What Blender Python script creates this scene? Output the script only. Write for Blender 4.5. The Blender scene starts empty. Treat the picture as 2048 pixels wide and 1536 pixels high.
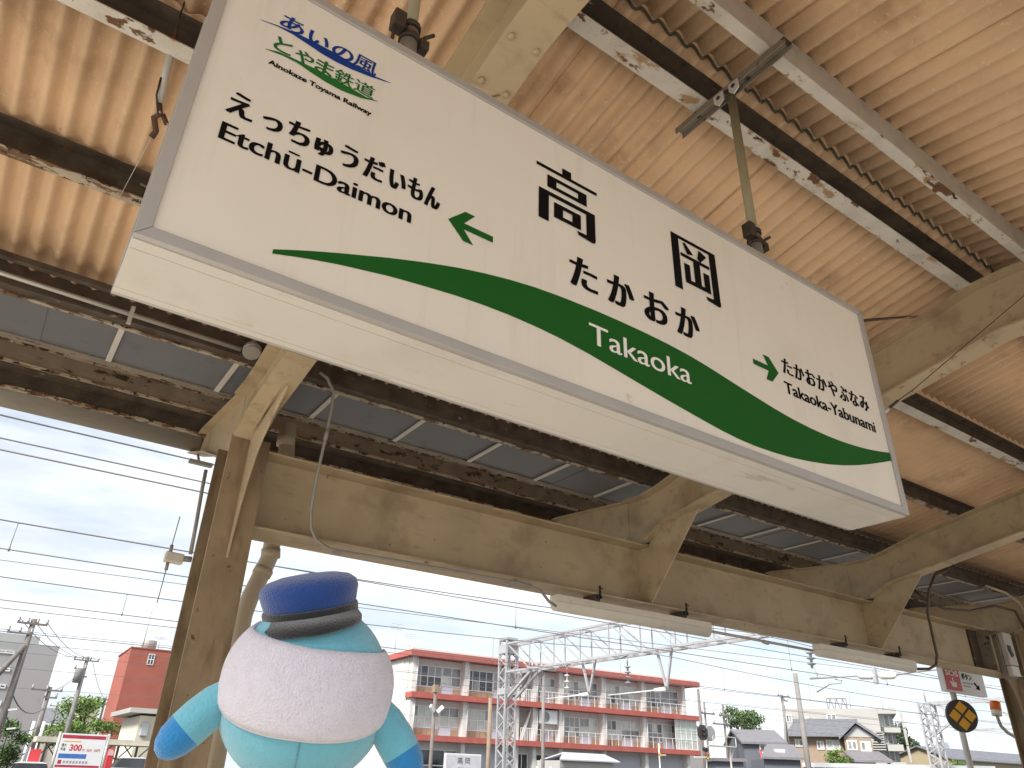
import bpy, bmesh, math, random
from mathutils import Vector, Matrix
random.seed(7)
SC = bpy.context.scene
COL = SC.collection
R = math.radians
ZO = 1.55                       # eye height above the platform; builders work relative to the eye

# ---------------------------------------------------------------- camera
FPX, YAW, PITCH, ROLL = 1471.08, 0.5958, 0.4902, 0.0306
_cy, _sy, _cp, _sp = math.cos(YAW), math.sin(YAW), math.cos(PITCH), math.sin(PITCH)
_f = Vector((_sy*_cp, _cy*_cp, _sp)); _r = Vector((_cy, -_sy, 0)); _u = _r.cross(_f)
_cr, _sr = math.cos(ROLL), math.sin(ROLL)
CR, CU, CF = _cr*_r+_sr*_u, -_sr*_r+_cr*_u, _f
cam = bpy.data.cameras.new('camera'); cam.sensor_width = 36; cam.lens = 36*FPX/2048
cam.clip_start = 0.05; cam.clip_end = 3000
co = bpy.data.objects.new('camera', cam); COL.objects.link(co)
co.matrix_world = Matrix(((CR.x, CU.x, -CF.x, 0), (CR.y, CU.y, -CF.y, 0), (CR.z, CU.z, -CF.z, ZO), (0, 0, 0, 1)))
SC.camera = co
SC.render.resolution_x, SC.render.resolution_y = 1024, 768

# ---------------------------------------------------------------- sky, sun, exposure
SUN_EL, SUN_AZ = 42, 250        # azimuth clockwise from +Y
w = bpy.data.worlds.new('World'); SC.world = w; w.use_nodes = True
nt = w.node_tree; N = nt.nodes; L = nt.links; N.clear()
wo = N.new('ShaderNodeOutputWorld'); bg = N.new('ShaderNodeBackground'); bg.inputs[1].default_value = 0.1
sky = N.new('ShaderNodeTexSky'); sky.sky_type = 'NISHITA'; sky.sun_disc = False
sky.sun_elevation = R(SUN_EL); sky.sun_rotation = R(SUN_AZ); sky.air_density = 1.0; sky.dust_density = 1.5
tc = N.new('ShaderNodeTexCoord'); mp = N.new('ShaderNodeMapping'); mp.inputs['Scale'].default_value = (1.6, 1.6, 7.0)
no = N.new('ShaderNodeTexNoise'); no.inputs['Scale'].default_value = 1.7; no.inputs['Detail'].default_value = 7; no.inputs['Roughness'].default_value = .55; no.inputs['Distortion'].default_value = .4
ra = N.new('ShaderNodeValToRGB'); ra.color_ramp.elements[0].position = .30; ra.color_ramp.elements[1].position = .60
ra.color_ramp.elements[0].color = (.55, .55, .55, 1); ra.color_ramp.elements[1].color = (1, 1, 1, 1)
no2 = N.new('ShaderNodeTexNoise'); no2.inputs['Scale'].default_value = 3.1; no2.inputs['Detail'].default_value = 6
ra2 = N.new('ShaderNodeValToRGB'); ra2.color_ramp.elements[0].position = .35; ra2.color_ramp.elements[1].position = .62
ra2.color_ramp.elements[0].color = (7.2, 8.0, 8.8, 1); ra2.color_ramp.elements[1].color = (9.7, 9.9, 10.1, 1)
mx = N.new('ShaderNodeMix'); mx.data_type = 'RGBA'
L.new(tc.outputs['Generated'], mp.inputs[0]); L.new(mp.outputs[0], no.inputs['Vector']); L.new(mp.outputs[0], no2.inputs['Vector'])
L.new(no.outputs[0], ra.inputs[0]); L.new(no2.outputs[0], ra2.inputs[0])
L.new(ra.outputs[0], mx.inputs[0]); L.new(sky.outputs[0], mx.inputs[6]); L.new(ra2.outputs[0], mx.inputs[7])
L.new(mx.outputs[2], bg.inputs[0]); L.new(bg.outputs[0], wo.inputs[0])
sl = bpy.data.lights.new('sun', 'SUN'); sl.energy = 5.0; sl.angle = R(16); sl.color = (1, .94, .86)
so = bpy.data.objects.new('sun', sl); COL.objects.link(so); so.location = (0, -20, 40)
_sd = Vector((math.sin(R(SUN_AZ))*math.cos(R(SUN_EL)), math.cos(R(SUN_AZ))*math.cos(R(SUN_EL)), math.sin(R(SUN_EL))))
so.rotation_euler = (-_sd).to_track_quat('-Z', 'Y').to_euler()
vs = SC.view_settings; vs.view_transform = 'Standard'; vs.look = 'None'; vs.gamma = 1; vs.exposure = 0.42; vs.use_curve_mapping = False
SC.cycles.max_bounces = 10; SC.cycles.diffuse_bounces = 6
SC.cycles.sample_clamp_indirect = 8; SC.cycles.use_denoising = True

# ---------------------------------------------------------------- helpers
def ray(x, y): return CF + CR*((x-1024)/FPX) - CU*((y-768)/FPX)
def at(x, y, Y=None, Z=None, X=None):      # the point that stands at that depth (or height) along a sight line
    d = ray(x, y)
    k = Y/d.y if Y is not None else (Z/d.z if Z is not None else X/d.x)
    return d*k

def thing(name, label, cat, loc=(0, 0, 0), group=None, kind=None):
    o = bpy.data.objects.new(name, None); COL.objects.link(o)
    o.location = (loc[0], loc[1], loc[2]+ZO); o.empty_display_size = .1
    o['label'] = label; o['category'] = cat
    if group: o['group'] = group
    return o
def tag(o, label, cat, group=None):
    o['label'] = label; o['category'] = cat
    if group: o['group'] = group
    return o
def wloc(o):
    v = Vector((0, 0, 0))
    while o is not None: v += o.location; o = o.parent
    return v

class MB:
    def __init__(s): s.v = []; s.f = []; s.sm = []
    def add(s, vs, fs, smooth=False):
        b = len(s.v); s.v += [Vector(p) for p in vs]
        for f in fs: s.f.append([b+i for i in f]); s.sm.append(smooth)
        return s
    def box(s, x0, y0, z0, x1, y1, z1):
        return s.add([(x, y, z) for z in (z0, z1) for y in (y0, y1) for x in (x0, x1)],
                     [(0, 2, 3, 1), (4, 5, 7, 6), (0, 1, 5, 4), (2, 6, 7, 3), (0, 4, 6, 2), (1, 3, 7, 5)])
    def prism(s, pts, ext):                # planar outline pushed along a vector
        n = len(pts); e = Vector(ext); a = [Vector(p) for p in pts]
        return s.add(a+[p+e for p in a], [tuple(range(n-1, -1, -1)), tuple(range(n, 2*n))]+[(i, (i+1) % n, n+(i+1) % n, n+i) for i in range(n)])
    def poly(s, pts): return s.add(pts, [tuple(range(len(pts)))])
    def bar(s, a, b, wx, wy=None, up=(0, 0, 1)):   # rectangular bar from a to b
        wy = wy or wx; a = Vector(a); b = Vector(b); d = (b-a).normalized(); u = Vector(up)
        if abs(d.dot(u)) > .98: u = Vector((1, 0, 0))
        x = d.cross(u).normalized()*wx/2; y = d.cross(x).normalized()*wy/2
        q = [a-x-y, a+x-y, a+x+y, a-x+y]
        return s.prism(q, b-a)
    def tube(s, path, r, n=8, cap=True, r2=None):
        path = [Vector(p) for p in path]; m = len(path); rings = []; u = None
        for i, p in enumerate(path):
            d = (path[min(i+1, m-1)]-path[max(i-1, 0)]).normalized()
            if u is None: u = Vector((0, 0, 1)) if abs(d.z) < .9 else Vector((1, 0, 0))
            x = d.cross(u).normalized(); y = d.cross(x).normalized(); u = -y if d.cross(x).length else u
            u = x.cross(d)
            rr = r if r2 is None else r+(r2-r)*i/(m-1)
            if isinstance(r, (list, tuple)): rr = r[i]
            rings.append([p+x*math.cos(2*math.pi*k/n)*rr+u*math.sin(2*math.pi*k/n)*rr for k in range(n)])
        b = len(s.v)
        for g in rings: s.v += g
        for i in range(m-1):
            for k in range(n):
                s.f.append([b+i*n+k, b+i*n+(k+1) % n, b+(i+1)*n+(k+1) % n, b+(i+1)*n+k]); s.sm.append(True)
        if cap:
            s.f.append([b+k for k in range(n-1, -1, -1)]); s.sm.append(False)
            s.f.append([b+(m-1)*n+k for k in range(n)]); s.sm.append(False)
        return s
    def lathe(s, o, axis, prof, n=16):     # prof: (distance along axis, radius)
        o = Vector(o); d = Vector(axis).normalized()
        return s.tube([o+d*t for t, _ in prof], [max(q, 1e-4) for _, q in prof], n)
    def ball(s, c, rx, ry, rz, nu=16, nv=10):
        b = len(s.v); c = Vector(c)
        for j in range(nv+1):
            t = math.pi*j/nv
            for i in range(nu):
                a = 2*math.pi*i/nu; s.v.append(c+Vector((rx*math.sin(t)*math.cos(a), ry*math.sin(t)*math.sin(a), rz*math.cos(t))))
        for j in range(nv):
            for i in range(nu): s.f.append([b+j*nu+i, b+(j+1)*nu+i, b+(j+1)*nu+(i+1) % nu, b+j*nu+(i+1) % nu]); s.sm.append(True)
        return s
    def xf(s, M):
        s.v = [M @ v for v in s.v]; return s
    def mesh(s, name, mat, off=Vector((0, 0, 0))):
        me = bpy.data.meshes.new(name); me.from_pydata([tuple(v-off) for v in s.v], [], s.f); me.validate()
        if len(me.polygons) == len(s.sm): me.polygons.foreach_set('use_smooth', s.sm)
        me.materials.append(mat)
        bm = bmesh.new(); bm.from_mesh(me); bmesh.ops.recalc_face_normals(bm, faces=bm.faces); bm.to_mesh(me); bm.free()
        return me
    def build(s, name, mat, parent=None, bevel=0, kind=None, raw=False, origin=None):
        off = Vector((0, 0, 0)) if raw else wloc(parent)-Vector((0, 0, ZO))
        if parent is None and not raw: off = Vector((0, 0, -ZO))
        loc = Vector((0, 0, 0))
        if parent is None and origin is not None: loc = Vector(origin)+Vector((0, 0, ZO)); off = Vector(origin)
        o = bpy.data.objects.new(name, s.mesh(name, mat, off)); COL.objects.link(o); o.location = loc
        if parent: o.parent = parent
        if bevel:
            m = o.modifiers.new('bevel', 'BEVEL'); m.width = bevel; m.segments = 2; m.limit_method = 'ANGLE'
        if kind: o['kind'] = kind
        return o
def inst(name, me, loc, parent=None, rot=(0, 0, 0), scale=(1, 1, 1)):
    o = bpy.data.objects.new(name, me); COL.objects.link(o); o.parent = parent
    pl = wloc(parent) if parent else Vector((0, 0, 0))
    o.location = Vector((loc[0], loc[1], loc[2]+ZO))-pl; o.rotation_euler = rot; o.scale = scale
    return o
def copy_tree(o, parent=None):
    c = o.copy(); COL.objects.link(c); c.parent = parent
    for ch in list(o.children): copy_tree(ch, c)
    return c

def text_mb(s, u0, u1, v0, v1, place, fat=0.0, off=0.0, base=None, depth=0.0015):
    """lettering fitted into u0..u1, v0..v1; place(u, v, d) gives the point; fat widens only the upright strokes"""
    c = bpy.data.curves.new('lettering', 'FONT'); c.body = s; c.size = 1; c.offset = off; c.resolution_u = 4
    o = bpy.data.objects.new('lettering', c); COL.objects.link(o)
    dg = bpy.context.evaluated_depsgraph_get(); dg.update()
    me = bpy.data.meshes.new_from_object(o.evaluated_get(dg))
    vs = [v.co.copy() for v in me.vertices]; fs = [tuple(p.vertices) for p in me.polygons]
    bpy.data.objects.remove(o); bpy.data.curves.remove(c); bpy.data.meshes.remove(me)
    x0, x1 = min(v.x for v in vs), max(v.x for v in vs); y0, y1 = min(v.y for v in vs), max(v.y for v in vs)
    if base: y0, y1 = base
    mb = MB(); n = 3 if fat else 1
    for k in range(n):
        d = (k-(n-1)/2)*fat
        mb.add([place(u0+abs(fat)+(v.x-x0)/(x1-x0)*(u1-u0-2*abs(fat))+d, v0+(v.y-y0)/(y1-y0)*(v1-v0), depth+k*.0003) for v in vs], fs)
    return mb

# ---------------------------------------------------------------- materials
MATS = {}
def mat(name, col, rough=.6, metal=0, var=.12, vscale=3.0, spots=(), bump=0, bscale=40, streak=None, coat=0, alpha=None, spec=.5):
    """spots: list of (colour, scale, threshold, softness, detail)"""
    if name in MATS: return MATS[name]
    m = bpy.data.materials.new(name); m.use_nodes = True; nt = m.node_tree; n = nt.nodes; l = nt.links
    b = n['Principled BSDF']; b.inputs['Roughness'].default_value = rough; b.inputs['Metallic'].default_value = metal
    b.inputs['Specular IOR Level'].default_value = spec
    if coat: b.inputs['Coat Weight'].default_value = coat
    g = n.new('ShaderNodeNewGeometry')
    t = n.new('ShaderNodeTexNoise'); t.inputs['Scale'].default_value = vscale; t.inputs['Detail'].default_value = 6; l.new(g.outputs['Position'], t.inputs['Vector'])
    rp = n.new('ShaderNodeValToRGB'); e = rp.color_ramp.elements
    e[0].position = .3; e[1].position = .7
    e[0].color = tuple(c*(1-var) for c in col)+(1,); e[1].color = tuple(min(1, c*(1+var)) for c in col)+(1,)
    l.new(t.outputs[0], rp.inputs[0]); cur = rp.outputs[0]
    for i, sp in enumerate(spots):
        sc, ss, th, sof, det = sp[:5]
        q = n.new('ShaderNodeTexNoise'); q.inputs['Scale'].default_value = ss; q.inputs['Detail'].default_value = det; q.inputs['Roughness'].default_value = .6
        mpn = n.new('ShaderNodeMapping'); mpn.inputs['Location'].default_value = (3.1*i+1, 1.7*i, .9*i)
        if len(sp) > 5: mpn.inputs['Scale'].default_value = sp[5]
        l.new(g.outputs['Position'], mpn.inputs[0]); l.new(mpn.outputs[0], q.inputs['Vector'])
        r2 = n.new('ShaderNodeMapRange'); r2.inputs[1].default_value = th; r2.inputs[2].default_value = th+sof; l.new(q.outputs[0], r2.inputs[0])
        mxn = n.new('ShaderNodeMix'); mxn.data_type = 'RGBA'; l.new(r2.outputs[0], mxn.inputs[0]); l.new(cur, mxn.inputs[6]); mxn.inputs[7].default_value = tuple(sc)+(1,)
        cur = mxn.outputs[2]
    l.new(cur, b.inputs['Base Color'])
    if bump:
        q = n.new('ShaderNodeTexNoise'); q.inputs['Scale'].default_value = bscale; q.inputs['Detail'].default_value = 5; l.new(g.outputs['Position'], q.inputs['Vector'])
        bp = n.new('ShaderNodeBump'); bp.inputs['Strength'].default_value = bump; bp.inputs['Distance'].default_value = .01; l.new(q.outputs[0], bp.inputs['Height']); l.new(bp.outputs[0], b.inputs['Normal'])
    if alpha is not None: b.inputs['Alpha'].default_value = alpha
    MATS[name] = m; return m

RUST = (.13, .060, .026); DKR = (.045, .026, .016)
M_slate = mat('slate_sheet', (.70, .49, .315), .85, var=.10, vscale=2.2, spots=[((.48, .31, .19), 1.6, .56, .16, 5), ((.76, .57, .40), 26, .60, .12, 3), ((.22, .14, .09), 22, .735, .04, 4)], bump=.25, bscale=60)
M_cream = mat('cream_paint', (.46, .37, .24), .55, var=.12, vscale=1.6, spots=[((.31, .235, .145), 2.0, .53, .18, 7), ((.36, .28, .18), 9, .55, .15, 6, (.35, 1, 1)), ((.20, .12, .06), 14, .675, .05, 7), (DKR, 30, .71, .03, 5)], bump=.2, bscale=14)
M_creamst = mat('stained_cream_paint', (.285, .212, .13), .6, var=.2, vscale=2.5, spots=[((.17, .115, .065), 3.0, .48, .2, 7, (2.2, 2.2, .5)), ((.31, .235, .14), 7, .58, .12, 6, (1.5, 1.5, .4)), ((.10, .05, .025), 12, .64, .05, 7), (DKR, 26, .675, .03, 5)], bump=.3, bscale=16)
M_wpeel = mat('flaking_white_paint', (.60, .57, .52), .6, var=.08, vscale=5, spots=[((.46, .43, .38), 3, .5, .2, 6), ((.36, .24, .13), 7, .575, .05, 10, (.6, 1.2, 1.2)), (RUST, 7, .60, .03, 11, (.6, 1.2, 1.2)), (DKR, 13, .655, .02, 9, (.5, 1, 1)), ((.30, .17, .07), 24, .655, .03, 7, (.6, 1, 1))], bump=.3, bscale=30)
M_wgrey = mat('grey_white_paint', (.47, .44, .40), .6, var=.08, vscale=6, spots=[((.33, .29, .25), 4, .55, .2, 5), (DKR, 26, .70, .03, 5), (RUST, 18, .72, .03, 6)], bump=.3, bscale=30)
M_dkst = mat('dirty_dark_steel', (.075, .057, .042), .75, var=.35, vscale=6, spots=[(DKR, 5, .5, .2, 6), (RUST, 16, .62, .05, 6), ((.35, .30, .24), 14, .69, .03, 8, (.4, 1.4, 1.4))], bump=.4, bscale=30)
M_grst = mat('grey_rusting_steel', (.21, .18, .145), .7, var=.2, vscale=5, spots=[(DKR, 7, .585, .06, 8, (.7, 1.3, 1.3)), (RUST, 14, .64, .04, 6), ((.48, .42, .34), 15, .70, .03, 6)], bump=.4, bscale=30)
M_peel = mat('peeling_rust_paint', (.42, .36, .28), .8, var=.15, vscale=8, spots=[((.16, .09, .045), 9, .50, .03, 8, (.5, 1.5, 1.5)), (DKR, 14, .56, .03, 8), ((.60, .54, .45), 19, .66, .03, 6)], bump=.5, bscale=40)
M_gpan = mat('grey_gutter_panel', (.13, .135, .15), .5, var=.06, vscale=2, spots=[((.10, .10, .105), 3, .55, .2, 5)])
M_strap = mat('pale_strap_metal', (.55, .53, .49), .5, var=.1, spots=[((.3, .2, .12), 30, .7, .03, 4)])
M_gutter = mat('beige_gutter', (.33, .305, .27), .5, var=.08, spots=[((.28, .23, .18), 3, .55, .2, 6, (1, 1, 3))])
M_pipe = mat('galvanised_pipe', (.52, .51, .49), .38, .5, var=.08)
M_gcond = mat('grey_painted_conduit', (.33, .31, .285), .5, .2, var=.1)
M_pvc = mat('beige_drain_pipe', (.46, .39, .29), .5, var=.1, spots=[((.3, .22, .13), 4, .6, .2, 5)])
M_black = mat('black_rubber', (.018, .016, .015), .6, var=.2)
M_bolt = mat('old_bolt_steel', (.06, .045, .035), .6, .3, var=.3, vscale=20)
M_rustmt = mat('rust_red_metal', (.10, .045, .028), .75, var=.35, vscale=18, spots=[((.5, .48, .44), 22, .62, .04, 4)], bump=.4)
M_sign = mat('sign_white', (.77, .715, .63), .42, var=.015, vscale=2, spots=[((.71, .655, .57), 1.4, .58, .2, 4), ((.70, .645, .56), 5, .56, .2, 6, (3, 1, .22)), ((.62, .56, .47), 9, .68, .06, 8), ((.45, .40, .33), 60, .80, .02, 3)], spec=.4)
M_frame = mat('sign_frame_alloy', (.46, .445, .43), .4, .35, var=.05, vscale=6)
M_under = mat('sign_box_paint', (.62, .60, .565), .5, var=.03, vscale=3, spots=[((.54, .515, .475), 2.5, .56, .2, 6), ((.48, .45, .41), 8, .64, .08, 8, (.5, 2, 1))])
M_green = mat('sign_green', (.012, .100, .014), .6, var=.05, spec=.12)
M_ink = mat('sign_black', (.006, .005, .005), .7, var=.02, spec=.08)
M_wht = mat('lettering_white', (.82, .80, .74), .5, var=.02)
M_blue = mat('logo_blue', (.010, .042, .22), .6, var=.03, spec=.12)
M_lgreen = mat('logo_green', (.02, .14, .025), .6, var=.03, spec=.12)
M_lamp = mat('lamp_plastic', (.74, .70, .62), .45, var=.05, vscale=3, spots=[((.6, .5, .38), 3, .6, .2, 4)])
M_olive = mat('hanger_pole_paint', (.30, .27, .17), .5, var=.12, vscale=6)
M_conc = mat('concrete', (.40, .385, .36), .85, var=.12, vscale=2, spots=[((.27, .26, .24), 3, .55, .2, 6)], bump=.2)
# ================================================================ SETTING
RAILZ = -2.5; TOWNZ = -1.45
def struct(name, mb, m):
    o = mb.build(name, m); o['kind'] = 'structure'; return o
M_ball = mat('ballast', (.20, .175, .15), .95, var=.4, vscale=14, spots=[((.08, .065, .05), 9, .5, .2, 6)], bump=1, bscale=30)
M_plat = mat('platform_paving', (.58, .53, .45), .85, var=.1, vscale=1.5, spots=[((.50, .46, .40), 2.5, .55, .2, 6)], bump=.15)
M_town = mat('town_asphalt', (.07, .07, .07), .9, var=.2, vscale=.3)
struct('ground', MB().box(-900, 30, TOWNZ-.4, 1200, 1500, TOWNZ), M_town)
struct('track_bed', MB().box(-300, 8.0, RAILZ-.6, 500, 30, RAILZ-.18), M_ball)
struct('rear_track_bed', MB().box(-300, -120, RAILZ-.6, 500, -4.6, RAILZ-.18), M_ball)
struct('platform', MB().box(-60, -4.55, RAILZ-.2, 90, 7.9, -ZO), M_plat)
M_tact = mat('tactile_yellow', (.55, .38, .04), .8, var=.1)
struct('tactile_strip', MB().box(-60, 6.75, -ZO+.004, 90, 7.05, -ZO+.012), M_tact)

# ================================================================ CANOPY
RY, SL, TZ, PH, RD = 1.79, .175, 3.70, .25, .50
def Tz(y): return TZ-SL*abs(y-RY)
CX0, CX1 = -3.9, 20.0
can = thing('platform_canopy', 'old cream steel platform canopy with tan corrugated roof sheets', 'canopy', (1.35, 6.08, -ZO))
XA, XB, XC, XD = 1.35, 5.95, 10.37, 14.66
# --- roof sheets
PIT, WAVES, AMP, TH = .14, 6, .029, .007
def sheet_mesh(length, name='roof_sheet'):
    mb = MB(); n = WAVES*10+4; pts = []
    for i in range(n+1):
        x = i*PIT/10; pts.append((x, AMP*math.cos(2*math.pi*x/PIT)))
    b = 0
    for y in (0, length):
        for (x, z) in pts: mb.v.append(Vector((x, y, z)))
        for (x, z) in pts: mb.v.append(Vector((x, y, z+TH)))
    m = n+1
    for i in range(n):
        mb.f.append([i, i+1, 2*m+i+1, 2*m+i]); mb.sm.append(True)
        mb.f.append([m+i, 3*m+i, 3*m+i+1, m+i+1]); mb.sm.append(True)
        mb.f.append([i, m+i, m+i+1, i+1]); mb.sm.append(False)
        mb.f.append([2*m+i, 2*m+i+1, 3*m+i+1, 3*m+i]); mb.sm.append(False)
    mb.f.append([0, 2*m, 3*m, m]); mb.sm.append(False)
    mb.f.append([n, m+n, 3*m+n, 2*m+n]); mb.sm.append(False)
    return mb.mesh(name, M_slate)
ms = {}
def sheet_row(y0, y1, z0, z1, x0=CX0, x1=CX1):
    ln = math.hypot(y1-y0, z1-z0); k = round(ln, 3)
    if k not in ms: ms[k] = sheet_mesh(ln)
    a = math.atan2(z1-z0, y1-y0); wd = PIT*WAVES
    for i in range(int((x1-x0)/wd)):
        inst('roof_sheet', ms[k], (x0+i*wd, y0+random.uniform(-.012, .012), z0+random.uniform(-.002, .002)), can, (a, -.009, 0))
S0 = TZ+PH+.031
def Sz(y): return S0-SL*abs(y-RY)
sheet_row(1.70, 3.36, S0-SL*(1.70-RY), Sz(3.36))
sheet_row(3.25, 5.98, Sz(3.25)-.016, Sz(5.98)-.016)
sheet_row(-.16, 1.87, Sz(-.16)-.044, S0+SL*.08-.044)
sheet_row(-2.25, -.05, Sz(-2.25)-.058, Sz(-.05)-.058)
rfl = MB(); nn = int((CX1-CX0)/.014)
for i in range(nn+1):
    x = CX0+i*.014; z = S0+SL*.085-.044+AMP*math.cos(2*math.pi*i*.014/PIT)
    rfl.v += [Vector((x, 1.874, z-.004)), Vector((x, 1.890, z-.012)), Vector((x, 1.886, z+.026))]
for i in range(nn):
    rfl.f += [[3*i, 3*i+3, 3*i+4, 3*i+1], [3*i+1, 3*i+4, 3*i+5, 3*i+2], [3*i, 3*i+2, 3*i+5, 3*i+3]]; rfl.sm += [True]*3
rfl.build('ridge_filler', mat('ridge_filler_strip', (.085, .085, .06), .8, var=.3, vscale=12), can)
sheet_row(6.56, 7.50, 3.316, 3.450)
# --- purlins
def channel(yw, yl, z0, h, m, mweb, name='purlin', x0=CX0, x1=CX1, t=.011, sides=True):
    lo, hi = min(yw, yl), max(yw, yl)
    p = MB().box(x0, lo, z0, x1, hi, z0+t).build(name, m, can, bevel=.003)
    s = 1 if yl > yw else -1
    q = MB(); a, b = yw, yw+s*t
    q.prism([(x0+.001, yw, z0+t+.001), (x0+.001, yw, z0+h), (x0+.001, yl, z0+h), (x0+.001, yl, z0+h-t), (x0+.001, yw+s*t, z0+h-t), (x0+.001, yw+s*t, z0+t+.001)], (x1-x0-.002, 0, 0))
    q.build('purlin_web', mweb, p)
    return p
hb = MB().tube([(0, 0, 0), (0, 0, .05)], .004, 6).tube([(-.018, 0, .05), (.018, 0, .05)], .004, 6).mesh('hook_bolt', M_bolt)
R1 = channel(2.06, 1.945, Tz(2.0), .235, M_wpeel, M_dkst)
R2 = channel(1.478, 1.552, Tz(1.5), .235, M_wpeel, M_wgrey)
P3 = channel(3.350, 3.235, Tz(3.3), .225, M_wpeel, M_dkst)
P4 = channel(4.500, 4.405, Tz(4.45), .225, M_peel, M_dkst)
for yy in (.28, -.92, -2.15): channel(yy, yy+.075, Tz(yy), .235, M_wpeel, M_wgrey)
for k in range(18):
    inst('hook_bolt', hb, (2.25+k*.28, 1.955, Tz(2)+.245-.05), R1)
# --- valley: edge beam, conduit ledge, gutter panels on straps, far purlin, eave
va = MB().box(CX0, 5.765, 3.075, CX1, 5.885, 3.088).box(CX0, 5.765, 3.088, CX1, 5.778, 3.262).build('valley_purlin', M_dkst, can, bevel=.003)
MB().box(CX0, 5.86, 3.06, CX1, 5.90, 3.0745).build('valley_purlin_flange', M_peel, va)
MB().box(CX0, 5.55, 3.17, CX1, 5.60, 3.215).build('valley_angle', M_dkst, can)
gp = MB()
px0 = CX0
panm = MB().box(0, 5.89, 3.098, 1.806, 6.60, 3.1035).mesh('gutter_panel', M_gpan, Vector((0, 0, 0)))
k = 0
while px0+1.8 <= CX1:
    k += 1; inst('gutter_panel', panm, (px0, 0, .006*(k % 2)), can); px0 += 1.8
strapm = MB().box(0, 5.905, 3.078, .045, 6.585, 3.0905).mesh('gutter_strap', M_strap, Vector((0, 0, 0)))
sx = at(690/2.926, 500+470/2.926, Y=6.0).x
for k in range(-4, 21): inst('gutter_strap', strapm, (sx+k*.92, 0, 0), can)
vb = MB().box(CX0, 6.60, 3.10, CX1, 6.615, 3.325).box(CX0, 6.60, 3.088, CX1, 6.70, 3.0995).build('purlin', M_grst, can, bevel=.003)
eb = MB().box(CX0, 7.44, 3.225, CX1, 7.452, 3.405).box(CX0, 7.44, 3.212, CX1, 7.54, 3.2245).build('eave_channel', M_grst, can, bevel=.003)
MB().box(CX0, 7.425, 3.405, CX1, 7.50, 3.436).build('sheet_rest', M_peel, can)
MB().box(CX0, 7.425, 3.206, CX1, 7.439, 3.232).build('eave_channel_lip', M_peel, eb)
MB().box(CX0, 7.62, 3.06, CX1, 7.632, 3.20).box(CX0, 7.47, 3.20, CX1, 7.632, 3.2115).build('eave_angle', M_dkst, can, bevel=.003)
MB().box(CX0, 7.60, 3.035, CX1, 7.66, 3.0595).build('eave_angle_flange', M_peel, can)
# half round eave gutter, ends beside the column
ge = at(393, 905, Y=7.85).x
gm = MB()
def gutter(x0, x1):
    mb = MB(); n = 10
    for x in (x0, x1):
        for k in range(n+1):
            a = math.pi*(1+k/n); mb.v.append(Vector((x, 7.79+.095*math.cos(a), 3.085+.18*math.sin(a))))
    for k in range(n): mb.f.append([k, k+1, n+2+k, n+1+k]); mb.sm.append(True)
    mb.f.append(list(range(n+1))); mb.sm.append(False); mb.f.append(list(range(2*n+1, n, -1))); mb.sm.append(False)
    return mb
gutter(CX0, ge).build('eave_gutter', M_gutter, can)
gutter(XA+.3, CX1).build('eave_gutter', M_gutter, can)
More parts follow.
